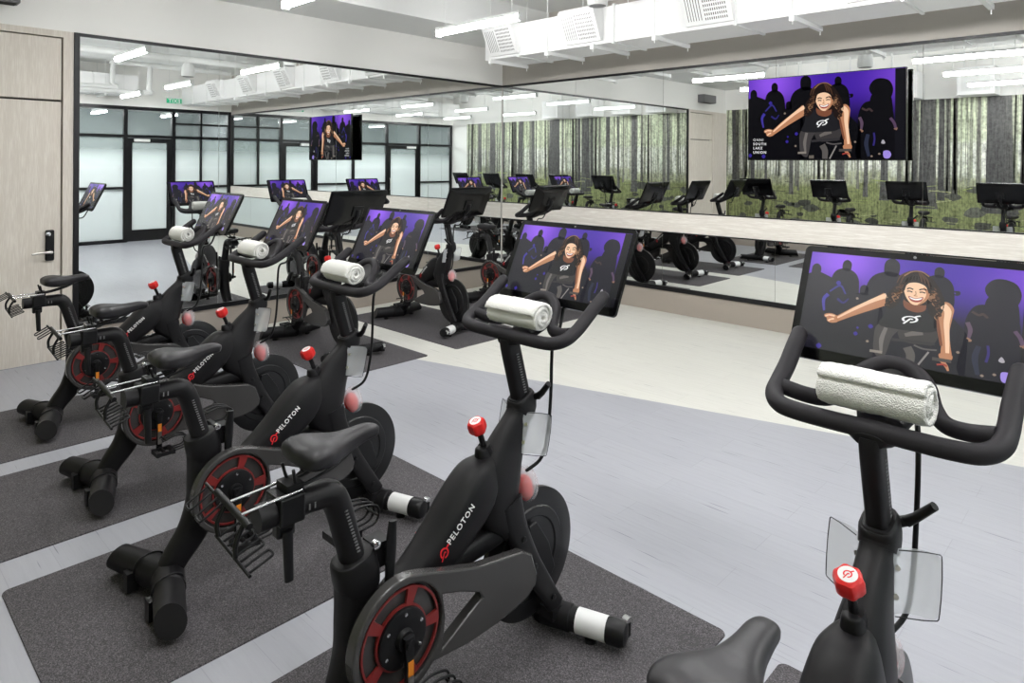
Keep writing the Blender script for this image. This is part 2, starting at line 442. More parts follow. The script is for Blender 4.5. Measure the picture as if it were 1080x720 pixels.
bx(bm, 0.027, XC - 0.01, -0.026, 0, 1.148, 1.16); bx(bm, 0.027, XC - 0.01, -0.026, 0, 0.917, 0.93)
struct('trim_4', bm, M['trimblack'])
struct('trim_5', boxbm(0.027, XC - 0.01, -0.022, 0, 0.93, 1.148), M['woodh'])
xs = [0.028, 1.34, 2.63, 3.945, 5.26, 6.58, 7.9, XC - 0.012]
ordw = ['next to the corner with the left wall', 'second from the left corner', 'left of the wall television', 'behind the wall television', 'right of the wall television', 'second right of the wall television', 'at the far right end by the storefront']
for i in range(7):
    o = obj('wall_mirror', boxbm(xs[i] + 0.0015, xs[i + 1] - 0.0015, -0.014, -0.003, 1.16, HT - 0.028), MIR)
    tag(o, 'upper mirror panel above the pale band, ' + ordw[i], 'mirror', 'upper mirror panels on the front wall')
    o = obj('wall_mirror', boxbm(xs[i] + 0.0015, xs[i + 1] - 0.0015, -0.014, -0.003, HB + 0.05, 0.917), MIR)
    tag(o, 'low mirror panel below the pale band, ' + ordw[i].replace('wall television', 'television above'), 'mirror', 'lower mirror panels on the front wall')

# --- storefront on the right wall (seen in the mirrors)
vy = [-0.05, -1.28, -2.24, -3.35, -4.45, -5.60, -6.82]
WF = 0.10
for i in range(6):
    y1, y0 = vy[i], vy[i + 1]
    isdoor = i in (1, 4)
    bm = bmesh.new()
    X0, X1 = XC, XC + WF
    w = 0.075
    bx(bm, X0, X1, y1 - w / 2, y1 + w / 2, 0, 2.87)
    if i == 5: bx(bm, X0, X1, y0 - w / 2, y0 + w / 2, 0, 2.87)
    bx(bm, X0, X1, y0 + w / 2, y1 - w / 2, 2.80, 2.87); bx(bm, X0, X1, y0 + w / 2, y1 - w / 2, 2.21, 2.27)
    if not isdoor:
        bx(bm, X0, X1, y0 + w / 2, y1 - w / 2, 0, 0.07); bx(bm, X0, X1, y0 + w / 2, y1 - w / 2, 1.12, 1.17)
    if i == 0: bx(bm, X0, X1, -0.71, -0.67, 1.17, 2.80)
    if i == 0:
        bx(bm, X0, X1, y0 + w / 2, y1 - w / 2, 2.52, 2.56)
    fr = struct('window_%d' % (i + 1), bm, M['trimblack'])
    obj('pane', boxbm(XC + 0.045, XC + 0.055, y0 + w / 2, y1 - w / 2, 2.27, 2.80), M['glass'], fr)
    if not isdoor:
        obj('pane', boxbm(XC + 0.045, XC + 0.055, y0 + w / 2, y1 - w / 2, 0.07, 2.21), M['frost'], fr)
    else:
        bm = bmesh.new(); a, b = y0 + w / 2 + 0.006, y1 - w / 2 - 0.006
        bx(bm, XC + 0.02, XC + 0.07, a, a + 0.09, 0.01, 2.2); bx(bm, XC + 0.02, XC + 0.07, b - 0.09, b, 0.01, 2.2)
        bx(bm, XC + 0.02, XC + 0.07, a + 0.09, b - 0.09, 0.01, 0.25); bx(bm, XC + 0.02, XC + 0.07, a + 0.09, b - 0.09, 2.11, 2.2)
        dr = struct('door_%d' % (2 if i == 1 else 3), bm, M['trimblack'])
        obj('pane', boxbm(XC + 0.04, XC + 0.05, a + 0.09, b - 0.09, 0.25, 2.11), M['frost'], dr)
        bm = bmesh.new(); tube(bm, [(XC + 0.018, b - 0.045, 0.95), (XC - 0.03, b - 0.045, 0.97), (XC - 0.03, b - 0.045, 1.25), (XC + 0.018, b - 0.045, 1.27)], 0.011, 10, smooth=False)
        obj('door_pull', bm, M['steel'], dr, smooth=40)
        bm = bmesh.new(); bx(bm, XC - 0.045, XC + 0.02, a + 0.12, a + 0.42, 2.125, 2.185)
        obj('door_closer', bm, M['hangwhite'], dr, bevel=0.006)['label'] = 'white door closer box'

# --- forest mural on the back wall (seen in the mirrors)
def colour_mesh(name, layers, m, parent=None):
    """layers: (list of (u, v) points or quads, colours) built by caller -> mesh with a 'Col' attribute"""
    verts, faces, cols = [], [], []
    for V, F, Cc in layers:
        k = len(verts); verts += V
        for f in F: faces.append([i + k for i in f]); cols.append([Cc[i] for i in f])
    me = bpy.data.meshes.new(name); me.from_pydata(verts, [], faces)
    at = me.color_attributes.new('Col', 'FLOAT_COLOR', 'CORNER')
    i = 0
    for pc in cols:
        for c in pc: at.data[i].color = c; i += 1
    me.materials.append(m); o = bpy.data.objects.new(name, me); COL.objects.link(o)
    if parent is not None: o.parent = parent
    return o
def mural():
    R = random.Random(11); Ls = []
    x0, x1, z0, z1 = 0.03, 8.30, HB + 0.005, 2.88
    y = YD + 0.004
    nx, nz = 120, 26; V, Cc = [], []
    for j in range(nz + 1):
        for i in range(nx + 1):
            u, t = i / nx, j / nz
            z = z0 + (z1 - z0) * t
            V.append((x0 + (x1 - x0) * u, y, z))
            hor = 1.42 + 0.05 * math.sin(u * 23)
            mist = 0.5 + 0.5 * math.sin(u * 19 + 1.0) * math.sin(u * 41)
            if z < hor - 0.1: g = (0.20, 0.225, 0.105)
            elif z < hor + 0.12: g = (0.32, 0.34, 0.235)
            elif z < 2.1: g = (0.46 + 0.22 * mist, 0.49 + 0.20 * mist, 0.42 + 0.22 * mist)
            else: g = (0.40 + 0.16 * mist, 0.45 + 0.15 * mist, 0.32 + 0.14 * mist)
            f = 0.85 + 0.3 * R.random(); Cc.append((g[0] * f, g[1] * f, g[2] * f, 1))
    F = []
    for j in range(nz):
        for i in range(nx):
            a = j * (nx + 1) + i; F.append((a, a + 1, a + nx + 2, a + nx + 1))
    Ls.append((V, F, Cc))
    def trunk(x, w, c, zb, lay):
        n = 8; V, Cc, F = [], [], []
        lean = R.uniform(-0.03, 0.03)
        for k in range(n + 1):
            t = k / n; z = zb + (z1 - zb) * t; ww = w * (1.35 if k == 0 else 1.08 if k == 1 else 1.0 - 0.18 * t)
            xx = x + lean * t
            e = y + 0.0006 * lay
            V += [(max(x0, min(x1, xx - ww / 2)), e, z), (max(x0, min(x1, xx + ww / 2)), e, z)]
            Cc += [c, (c[0] * 1.25, c[1] * 1.25, c[2] * 1.2, 1)]
        for k in range(n): F.append((2 * k, 2 * k + 1, 2 * k + 3, 2 * k + 2))
        Ls.append((V, F, Cc))
    for k in range(150):
        g = R.uniform(0.16, 0.30); trunk(R.uniform(x0, x1), R.uniform(0.012, 0.035), (g * 0.95, g, g * 0.82, 1), R.uniform(1.36, 1.5), 1)
    for k in range(60):
        g = R.uniform(0.075, 0.14); trunk(R.uniform(x0, x1), R.uniform(0.03, 0.065), (g, g, g * 0.92, 1), R.uniform(1.15, 1.4), 2)
    big = [(0.22, .10), (0.62, .09), (0.9, .06), (1.42, .07), (2.35, .15), (2.80, .07), (3.12, .13), (3.62, .06), (3.80, .26), (4.02, .09), (4.86, .40), (5.6, .12), (6.1, .2), (6.75, .1), (7.2, .26), (7.75, .12)]
    for x, w in big:
        g = R.uniform(0.06, 0.095); trunk(x, w, (g, g, g * 1.02, 1), 1.18 - 0.9 * min(w, 0.3), 3)
    # undergrowth: rocks, stumps and fallen branches in the grass
    for k in range(46):
        cx, cz, r = R.uniform(x0 + 0.3, x1 - 0.3), R.uniform(0.5, 1.35), R.uniform(0.04, 0.14)
        g = R.uniform(0.05, 0.11); V, Cc = [], []
        for q in range(10):
            a = 2 * PI * q / 10; rr = r * R.uniform(0.75, 1.15)
            V.append((cx + rr * 1.3 * math.cos(a), y + 0.0024, cz + rr * 0.7 * math.sin(a))); Cc.append((g, g * 1.05, g * 0.9, 1))
        Ls.append((V, [tuple(range(10))], Cc))
    for k in range(90):
        cx, cz, ln = R.uniform(x0 + 0.4, x1 - 0.6), R.uniform(0.4, 1.45), R.uniform(0.1, 0.45); g = R.choice([(0.07, 0.07, 0.06), (0.34, 0.36, 0.20), (0.28, 0.34, 0.12)])
        h = R.uniform(0.008, 0.02); dz = R.uniform(-0.05, 0.05)
        Ls.append(([(cx, y + 0.0028, cz), (cx + ln, y + 0.0028, cz + dz), (cx + ln, y + 0.0028, cz + dz + h), (cx, y + 0.0028, cz + h)], [(0, 1, 2, 3)], [(*g, 1)] * 4))
    o = colour_mesh('forest_mural', Ls, M['mural'])
    tag(o, 'wall-wide printed forest mural with dark trunks and mossy ground, seen in the mirrors', 'mural')
mural()

# ------------------------------------------------------------------ the picture on the screens
def art(name, W, H, m, parent, flip_text, xf, lift=1.0):
    """picture drawn in source coordinates (x 55..1000, y down) and mapped onto W x H; xf maps (u, v, layer) to 3-D"""
    Ls = []
    def uv(x, y):
        top = 112 - 80 * (x - 55) / 945
        return (x - 55) / 945, (592 - y) / (592 - top)
    cl = lambda v: min(1.0, max(0.0, v))
    def shape(pts, c, lay, smooth=True, n=4):
        if smooth: pts = [tuple(p[:2]) for p in catmull([(a, b, 0) for a, b in pts], n, True)]
        V = [xf(cl(uv(a, b)[0]), cl(uv(a, b)[1]), lay) for a, b in pts]
        Ls.append((V, [tuple(range(len(V)))], [c] * len(V)))
    def stroke(pts, w, c, lay, n=5):
        P = [p[:2] for p in catmull([(a, b, 0) for a, b in pts], n)]
        ws = w if not isinstance(w, list) else [w[min(int(i / n), len(w) - 1)] + (w[min(int(i / n) + 1, len(w) - 1)] - w[min(int(i / n), len(w) - 1)]) * ((i % n) / n) for i in range(len(P))]
        V, F = ribbon2d(P, ws)
        Ls.append(([xf(cl(uv(v.x, v.y)[0]), cl(uv(v.x, v.y)[1]), lay) for v in V], F, [c] * len(V)))
    # backdrop of purple stage light
    nx, ny = 44, 30; V, Cc, F = [], [], []
    for j in range(ny + 1):
        for i in range(nx + 1):
            u, v = i / nx, j / ny
            g = max(0.0, min(1.0, (v - 0.36) / 0.5)); g = g * g * (3 - 2 * g)
            hot = math.exp(-((u - 0.17) ** 2 / 0.03 + (v - 0.95) ** 2 / 0.10)) + 0.5 * math.exp(-((u - 0.98) ** 2 / 0.03 + (v - 0.92) ** 2 / 0.12))
            c = [0.052 + 0.23 * hot, 0.012 + 0.08 * hot, 0.36 + 0.46 * hot]
            d = [0.006 * lift, 0.0055 * lift, 0.009 * lift]
            Cc.append((d[0] + c[0] * g, d[1] + c[1] * g, d[2] + c[2] * g, 1)); V.append(xf(u, v, 0))
    for j in range(ny):
        for i in range(nx):
            a = j * (nx + 1) + i; F.append((a, a + 1, a + nx + 2, a + nx + 1))
    Ls.append((V, F, Cc))
    dk = (0.006 * lift, 0.0055 * lift, 0.010 * lift, 1); dk2 = (0.010 * lift, 0.008 * lift, 0.022 * lift, 1)
    # band of black at the right edge of the picture
    shape([(945, 38), (1000, 33), (1000, 592), (945, 592)], (0.004, 0.004, 0.006, 1), 1, False)
    # riders in silhouette
    def rider(x, yh, s, c=dk):
        shape([(x - 17 * s, yh), (x - 14 * s, yh - 18 * s), (x, yh - 27 * s), (x + 14 * s, yh - 18 * s), (x + 17 * s, yh), (x + 12 * s, yh + 18 * s), (x - 12 * s, yh + 18 * s)], c, 1)
        shape([(x - 12 * s, yh + 10 * s), (x - 40 * s, yh + 28 * s), (x - 52 * s, yh + 70 * s), (x - 48 * s, yh + 150 * s), (x + 48 * s, yh + 150 * s), (x + 54 * s, yh + 70 * s), (x + 40 * s, yh + 28 * s), (x + 12 * s, yh + 10 * s)], c, 1)
    rider(90, 205, 1.35); rider(232, 158, 1.25); rider(325, 268, 1.15); rider(432, 132, 2.0); rider(628, 116, 1.2); rider(130, 255, 1.1)
    rider(868, 160, 1.15)
    shape([(815, 190), (805, 150), (830, 108), (870, 96), (915, 112), (935, 165), (920, 225), (900, 240), (850, 215)], dk, 2)
    shape([(700, 205), (690, 195), (712, 190), (716, 205), (705, 215), (690, 212)], dk, 1)
    shape([(745, 320), (775, 250), (830, 235), (900, 245), (935, 300), (938, 400), (930, 592), (740, 592), (745, 420)], dk, 2)
    shape([(60, 240), (160, 225), (200, 260), (260, 290), (330, 290), (400, 300), (420, 592), (60, 592)], dk, 2)
    shape([(400, 320), (700, 330), (760, 400), (760, 592), (400, 592)], dk, 2, False)
    # blue edge light, far riders' limbs and bottles
    bl = (0.05, 0.035, 0.32, 1)
    stroke([(165, 315), (148, 345), (158, 400)], [9, 8, 5], bl, 3); stroke([(170, 300), (215, 262), (245, 300)], [4, 5, 4], (0.03, 0.025, 0.2, 1), 3)
    stroke([(210, 330), (240, 345), (262, 320)], [6, 5, 3], (0.022, 0.018, 0.14, 1), 3)
    stroke([(752, 335), (765, 370), (762, 410)], [9, 9, 6], (0.10, 0.06, 0.10, 1), 3); stroke([(920, 340), (940, 370), (950, 405)], [8, 8, 7], (0.09, 0.05, 0.10, 1), 3)
    stroke([(755, 410), (770, 420), (762, 424)], 4, (0.3, 0.16, 0.10, 1), 3); stroke([(940, 408), (955, 402), (950, 414)], 4, (0.28, 0.15, 0.10, 1), 3)
    stroke([(765, 280), (790, 292), (806, 284), (824, 300)], 6, (0.05, 0.03, 0.03, 1), 3)
    stroke([(800, 440), (790, 500), (805, 575)], [10, 12, 8], (0.02, 0.025, 0.05, 1), 3); stroke([(832, 430), (836, 470), (830, 510)], 5, (0.03, 0.02, 0.16, 1), 3)
    for x, y, r in ((375, 437, 11), (315, 485, 10), (320, 455, 6), (160, 575, 13), (68, 570, 12), (205, 250, 12)):
        shape([(x - r, y), (x, y - r), (x + r, y), (x, y + r)], (0.035, 0.02, 0.27, 1), 3)
    shape([(884, 545), (912, 540), (926, 562), (915, 586), (888, 584)], (0.34, 0.25, 0.72, 1), 3); shape([(872, 492), (882, 472), (894, 492), (884, 499)], (0.4, 0.38, 0.42, 1), 3)
    for x, y in ((300, 312), (728, 487), (370, 512), (820, 575), (862, 560)): shape([(x - 7, y), (x, y - 7), (x + 7, y), (x, y + 6)], (0.25, 0.19, 0.15, 1), 3)
    # the trainer
    sk = (0.50, 0.225, 0.115, 1); skl = (0.92, 0.60, 0.39, 1); skd = (0.20, 0.07, 0.035, 1); blk = (0.011, 0.011, 0.013, 1); blk2 = (0.03, 0.028, 0.03, 1)
    ha = (0.012, 0.006, 0.004, 1); hb = (0.075, 0.033, 0.017, 1); hc = (0.26, 0.135, 0.07, 1)
    shape([(488, 190), (510, 158), (550, 150), (590, 165), (612, 205), (606, 265), (580, 290), (510, 285), (492, 250)], ha, 8)
    # legs and bike in the picture
    shape([(405, 420), (500, 410), (470, 470), (455, 545), (440, 580), (405, 560), (395, 500)], (0.05, 0.045, 0.045, 1), 4)
    stroke([(440, 430), (428, 490), (432, 545)], [8, 10, 6], (0.16, 0.145, 0.135, 1), 5)
    shape([(500, 415), (640, 405), (636, 470), (600, 480), (510, 480)], (0.04, 0.036, 0.036, 1), 4)
    stroke([(590, 425), (560, 432), (520, 450)], [10, 12, 8], (0.14, 0.125, 0.115, 1), 5)
    stroke([(470, 482), (540, 475), (640, 468)], 7, blk2, 5); stroke([(535, 505), (552, 540), (552, 590)], [18, 18, 16], (0.10, 0.09, 0.085, 1), 5)
    stroke([(620, 510), (600, 550), (580, 590)], 4, (0.25, 0.23, 0.22, 1), 5); stroke([(560, 490), (600, 500), (650, 495)], 4, (0.10, 0.09, 0.09, 1), 5)
    shape([(385, 548), (438, 545), (438, 558), (385, 560)], (0.25, 0.22, 0.19, 1), 5, False); shape([(455, 570), (485, 568), (485, 588), (455, 588)], (0.14, 0.12, 0.1, 1), 5, False)
    # torso in a black tank top
    shape([(415, 290), (450, 285), (500, 290), (560, 300), (610, 310), (650, 330), (640, 400), (600, 420), (540, 425), (470, 428), (408, 420), (425, 370), (430, 330)], blk, 6)
    shape([(640, 300), (655, 345), (632, 395), (626, 340)], blk, 6)
    # outstretched arm and hand
    stroke([(430, 285), (375, 325), (300, 375), (222, 432)], [30, 25, 20, 13], sk, 7)
    stroke([(425, 272), (370, 308), (300, 362), (225, 424)], [12, 9, 7, 4], skl, 8)
    shape([(238, 425), (215, 412), (190, 408), (166, 416), (164, 428), (176, 434), (180, 448), (200, 454), (226, 446)], sk, 7)
    stroke([(212, 418), (188, 418), (168, 426)], 4, skl, 8); stroke([(210, 432), (192, 440), (186, 448)], 4, skl, 8); stroke([(180, 420), (195, 426)], 2, (0.5, 0.1, 0.08, 1), 8)
    # resting arm and hand
    shape([(640, 272), (672, 255), (698, 282), (696, 325), (690, 400), (700, 470), (705, 512), (668, 515), (664, 450), (650, 390), (640, 330)], sk, 7)
    stroke([(655, 275), (676, 300), (676, 360), (684, 430), (690, 500)], [16, 14, 11, 9, 7], skl, 8)
    stroke([(640, 345), (650, 400), (665, 470)], [5, 7, 5], skd, 8)
    shape([(660, 508), (706, 505), (708, 530), (690, 545), (668, 538)], sk, 8); stroke([(672, 540), (690, 560), (700, 582)], [8, 7, 4], sk, 8)
    shape([(636, 530), (708, 528), (708, 544), (636, 546)], (0.07, 0.06, 0.055, 1), 9, False); stroke([(655, 562), (680, 556), (694, 562)], 4, (0.35, 0.05, 0.04, 1), 9)
    # neck, hair, face
    shape([(505, 270), (580, 270), (590, 310), (560, 330), (520, 325), (500, 305)], skd, 7)
    shape([(462, 205), (482, 155), (525, 122), (575, 126), (612, 160), (640, 205), (660, 255), (655, 310), (632, 342), (604, 325), (592, 270), (562, 176), (510, 176), (492, 225), (482, 290), (455, 330), (424, 312), (428, 260), (446, 230)], ha, 8)
    RR = random.Random(5)
    for k in range(46):
        t = RR.random(); side = k % 2
        if side: x, y = 600 + 44 * t + RR.uniform(-14, 14), 190 + 130 * t
        else: x, y = 480 - 45 * t + RR.uniform(-12, 18), 190 + 120 * t
        a = RR.uniform(6, 13); c = RR.choice([ha, ha, hb, hb, hc])
        stroke([(x, y), (x + a, y + 9), (x - a * 0.7, y + 20), (x + a * 0.3, y + 32)], [2, 4, 4, 1], c, 10 + (k % 3))
    for k in range(12):
        x = 475 + 12 * k; stroke([(540 + (k - 6) * 5, 128), (x, 160), (x - 14 + 3 * k, 200)], [2, 4, 2], RR.choice([ha, hb, ha]), 10)
    stroke([(488, 158), (520, 130), (558, 124), (590, 142)], 3, hc, 13)
    shape([(494, 228), (498, 202), (516, 184), (552, 178), (584, 192), (599, 222), (594, 255), (575, 282), (548, 296), (525, 288), (505, 260)], skl, 13)
    shape([(572, 200), (598, 222), (594, 255), (575, 282), (556, 293), (578, 262), (586, 232)], sk, 14)
    stroke([(506, 222), (518, 216), (532, 220)], 3, ha, 15); stroke([(556, 217), (572, 210), (586, 213)], 3, ha, 15)
    stroke([(508, 234), (518, 231), (530, 234)], 3, (0.06, 0.03, 0.02, 1), 15); stroke([(558, 229), (570, 226), (582, 228)], 3, (0.06, 0.03, 0.02, 1), 15)
    stroke([(542, 226), (545, 242), (538, 250), (552, 250)], 2, sk, 15)
    shape([(516, 256), (545, 262), (575, 250), (570, 272), (548, 282), (526, 276)], (0.35, 0.06, 0.05, 1), 15)
    shape([(521, 260), (545, 265), (571, 255), (565, 266), (547, 272), (528, 269)], (0.95, 0.93, 0.9, 1), 16)
    stroke([(492, 232), (498, 200), (516, 184), (550, 178), (584, 191), (600, 226)], [5, 6, 5, 5, 6, 5], ha, 15)
    # swirl mark on the tank top
    V, Fc = logo2d(1.0)
    tr = lambda v: (533 + 40 * (v.x * 1.15 + 0.15 * v.y), 370 - 28 * (v.y * 0.86 + 0.1 * v.x))
    Ls.append(([xf(*uv(*tr(v)), 9) for v in V], Fc, [(0.9, 0.9, 0.9, 1)] * len(V)))
    if flip_text:
        for s, yy, b in (('ONNI', 482, 0.0), ('SOUTH', 507, 0.5), ('LAKE', 532, 0.5), ('UNION', 558, 0.5)):
            tv, tf = text_verts(s, 25, 1.3, b)
            Ls.append(([xf(*uv(88 + v.x * 0.92, yy - v.y * 0.86), 6) for v in tv], tf, [(0.85, 0.85, 0.85, 1)] * len(tv)))
    return colour_mesh(name, Ls, m, parent)

# ------------------------------------------------------------------ the exercise bike
def make_bike(label):
    T = thing('exercise_bike', label, 'exercise bike')
    K, K2, RB = M['black'], M['black2'], M['rubber']
    # main frame: seat tube with rear leg, and down tube with head and crown
    bm = bmesh.new()
    sweep(bm, [(-0.362, 0.565, 0.042, 0.056), (-0.352, 0.50, 0.044, 0.060), (-0.344, 0.42, 0.047, 0.068), (-0.346, 0.33, 0.048, 0.070), (-0.390, 0.225, 0.045, 0.058), (-0.450, 0.145, 0.042, 0.050), (-0.485, 0.090, 0.040, 0.046)], ex=3.0, n=6)
    sweep(bm, [(-0.33, 0.345, 0.045, 0.06), (-0.23, 0.395, 0.05, 0.066), (-0.14, 0.442, 0.056, 0.068), (-0.05, 0.503, 0.066, 0.074), (0.045, 0.583, 0.073, 0.084), (0.112, 0.643, 0.067, 0.082), (0.150, 0.674, 0.052, 0.060), (0.178, 0.696, 0.034, 0.034)], ex=3.2, n=6)
    sweep(bm, [(0.326, 0.85, 0.036, 0.044), (0.303, 0.80, 0.037, 0.050), (0.250, 0.722, 0.044, 0.074), (0.205, 0.64, 0.060, 0.095), (0.186, 0.56, 0.068, 0.094), (0.222, 0.48, 0.070, 0.060), (0.252, 0.44, 0.071, 0.040)], ex=2.8, n=6)
    sweep(bm, [(-0.16, 0.425, 0.040, 0.034), (0.02, 0.435, 0.040, 0.036), (0.15, 0.448, 0.045, 0.038), (0.235, 0.462, 0.05, 0.036)], ex=3.2, n=4)
    sweep(bm, [(0.150, 0.66, 0.030, 0.034), (0.142, 0.70, 0.027, 0.030), (0.134, 0.745, 0.021, 0.023), (0.133, 0.752, 0.014, 0.016)], ex=2.4, n=4)
    fr = obj('main_frame', bm, K, T, smooth=50)
    # fork blades
    bm = bmesh.new()
    for s in (-1, 1):
        sweep(bm, [(0.215, 0.56, 0.016, 0.05), (0.240, 0.47, 0.017, 0.046), (0.303, 0.335, 0.017, 0.042), (0.385, 0.205, 0.016, 0.038), (0.452, 0.105, 0.016, 0.036)], x0=s * 0.056, ex=3.0, n=5, seg=16)
    bx(bm, -0.075, 0.075, 0.415, 0.49, 0.065, 0.105)
    obj('fork', bm, K, T, smooth=45)
    bm = bmesh.new()
    for s in (-1, 1):
        for yz in ((0.322, 0.305), (0.265, 0.42), (0.42, 0.155)):
            lathe(bm, [(0.0, 0.010), (0.006 * s, 0.010), (0.0075 * s, 0.0)], (s * 0.0735, *yz), 'x', 12)
    obj('fork_bolt', bm, K2, T, smooth=40)
    # lettering draped on the down tube
    dg = bpy.context.evaluated_depsgraph_get()
    bvh = BVHTree.FromPolygons([v.co.copy() for v in fr.data.vertices], [tuple(p.vertices) for p in fr.data.polygons])
    def drape(V, F, m, name, s):
        bm = bmesh.new(); vs = []
        for y, z in V:
            h = bvh.ray_cast(Vector((s * 0.3, y, z)), Vector((-s, 0, 0)))
            vs.append(bm.verts.new((h[0].x + s * 0.0026 if h[0] is not None else s * 0.06, y, z)))
        for f in F:
            try: bm.faces.new([vs[i] for i in f])
            except ValueError: pass
        o = obj(name, bm, m, fr); return o
    ang = math.radians(41); ca, sa = math.cos(ang), math.sin(ang)
    tv, tf = text_verts('PELOTON', 0.0250, 1.22, 0.0007)
    wid = max(v.x for v in tv)
    lv, lf = logo2d(0.0215)
    for s in (1, -1):
        nm = 'brand_lettering'
        if s == 1: V = [(-0.062 + (v.x * ca - v.y * sa), 0.530 + (v.x * sa + v.y * ca)) for v in tv]
        else: V = [(-0.062 + ((wid - v.x) * ca - v.y * sa), 0.530 + ((wid - v.x) * sa + v.y * ca)) for v in tv]
        o = drape(V, tf, M['white'], nm, s); o['label'] = 'white lettering'
        V = [(-0.082 + s * v.x, 0.513 + v.y * 1.1) for v in lv]
        o = drape(V, lf, M['redink'], 'swirl_logo', s); o['label'] = 'red round swirl logo'
    # stabilizers
    def vbar(bm, yc, ye, z, xs, rs, s, seg=28):
        # half of a swept cross bar: stations at |x|, radius
        P = [Vector((s * x, yc + (ye - yc) * x / xs[-1], z)) for x in xs]; t = (P[-1] - P[0]).normalized(); u = t.cross(Vector((0, 0, 1))).normalized(); w = Vector((0, 0, 1))
        rings = [[bm.verts.new(p + (u * math.cos(2 * PI * j / seg) + w * math.sin(2 * PI * j / seg)) * r) for j in range(seg)] for p, r in zip(P, rs)]
        for i in range(len(rings) - 1):
            for j in range(seg): bm.faces.new((rings[i][j], rings[i][(j + 1) % seg], rings[i + 1][(j + 1) % seg], rings[i + 1][j]))
        bm.faces.new(rings[0][::-1]); bm.faces.new(rings[-1]); return rings
    yf0, yf1, zf = 0.455, 0.540, 0.060
    bm = bmesh.new()
    for s in (-1, 1): vbar(bm, yf0, yf1, zf, [0, 0.10, 0.104, 0.24, 0.26], [0.046, 0.046, 0.041, 0.041, 0.034], s)
    fs = obj('front_stabilizer', bm, K, T, smooth=40)
    bm = bmesh.new(); yk = lambda x: yf0 + (yf1 - yf0) * x / 0.26
    r_ = vbar(bm, yk(0.125), yk(0.23), zf, [0, 0.105], [0.0418, 0.0418], 1)
    for v in bm.verts: v.co.x += 0.125
    o = obj('warning_sticker', bm, M['sticker'], fs, smooth=60); o['label'] = 'white sticker wrapped round the stabilizer'
    for s in (-1, 1):
        bm = bmesh.new(); vbar(bm, yk(0.235), yk(0.295), zf, [0, 0.045, 0.058, 0.062], [0.0435, 0.0435, 0.036, 0.02], s)
        for v in bm.verts: v.co.x += s * 0.235
        bx(bm, s * 0.25, s * 0.282, yk(0.26), yk(0.26) + 0.058, zf - 0.03, zf + 0.018)
        obj('end_cap', bm, K2, fs, smooth=40)
        bm = bmesh.new(); lathe(bm, [(s * 0.256, 0.012), (s * 0.257, 0.024), (s * 0.280, 0.024), (s * 0.281, 0.012)], (0, yk(0.26) + 0.052, zf + 0.010), 'x', 22)
        obj('transport_wheel', bm, M['chrome'], fs, smooth=40)
        bm = bmesh.new(); lathe(bm, [(0.0, 0.022), (0.012, 0.022), (0.016, 0.010), (zf - 0.02, 0.010)], (s * 0.17, yk(0.17), 0), 'z', 16)
        obj('levelling_foot', bm, K2, fs, smooth=40)
    yr0, yr1, zr = -0.485, -0.575, 0.074
    bm = bmesh.new()
    for s in (-1, 1):
        rg = vbar(bm, yr0, yr1, zr, [0, 0.10, 0.104, 0.285], [0.060, 0.060, 0.056, 0.053], s, 30)
        for v in rg[-1]: v.co.x += s * (v.co.z - zr) * -0.45      # ends are cut at a slant
    rs = obj('rear_stabilizer', bm, K, T, smooth=40)
    for s in (-1, 1):
        bm = bmesh.new(); lathe(bm, [(0.0, 0.024), (0.014, 0.024), (0.018, 0.010), (0.05, 0.010)], (s * 0.17, -0.54, 0), 'z', 16)
        bx(bm, s * 0.12 - 0.022, s * 0.12 + 0.022, -0.60, -0.56, 0.012, 0.085)
        obj('levelling_foot', bm, K2, rs, smooth=40)
        bm = bmesh.new(); tube(bm, [(s * 0.102, -0.46, zr + 0.012), (s * 0.102, -0.475, zr + 0.05), (s * 0.102, -0.52, zr + 0.062), (s * 0.102, -0.565, zr + 0.045), (s * 0.102, -0.58, zr)], 0.0035, 8)
        obj('clamp_band', bm, K2, rs, smooth=60)
    # flywheel
    bm = bmesh.new(); c = (0, 0.370, 0.305)
    pr = [(0.018, 0.0), (0.018, 0.06), (0.012, 0.065), (0.012, 0.125), (0.017, 0.13), (0.017, 0.16), (0.0125, 0.165), (0.0125, 0.218), (0.009, 0.226)]
    lathe(bm, pr + [(-a, r) for a, r in pr[::-1]], c, 'x', 72)
    fw = obj('flywheel', bm, M['flywheel'], T, smooth=35)
    bm = bmesh.new()
    for s in (-1, 1):
        plate(bm, [(0.335, 0.42), (0.375, 0.425), (0.44, 0.33), (0.475, 0.225), (0.455, 0.205), (0.38, 0.24), (0.32, 0.31)], [], s * 0.022, s * 0.036)
    obj('hub_cover', bm, K2, T, bevel=0.004)
    # brake cover in front of the head: translucent shell with red inside
    ax = Vector((0, -0.20, 0.98)).normalized()
    def ell(bm, cen, ra, rb):
        r = bmesh.ops.create_uvsphere(bm, u_segments=20, v_segments=14, radius=1.0)
        q = Vector((0, 0, 1)).rotation_difference(ax).to_matrix()
        for v in r['verts']: v.co = q @ Vector((v.co.x * rb, v.co.y * rb, v.co.z * ra)) + Vector(cen)
    bm = bmesh.new(); ell(bm, (0, 0.352, 0.555), 0.066, 0.046); bc = obj('brake_cover', bm, M['dome'], T, smooth=180); bc['label'] = 'translucent cover over red brake pad'
    bm = bmesh.new(); ell(bm, (0, 0.342, 0.545), 0.048, 0.034); obj('brake_pad', bm, M['red'], bc, smooth=180)
    # chain guard, right side
    CY, CZ, CR = -0.270, 0.372, 0.165
    bm = bmesh.new()
    o_ = circ(CY, CZ, CR, 78, 312, 44, False) + [(-0.02, 0.232), (0.10, 0.232), (0.19, 0.24), (0.245, 0.25), (0.284, 0.275), (0.29, 0.315), (0.265, 0.385), (0.22, 0.412), (0.13, 0.428), (0.02, 0.448), (-0.10, 0.487), (-0.19, 0.52)]
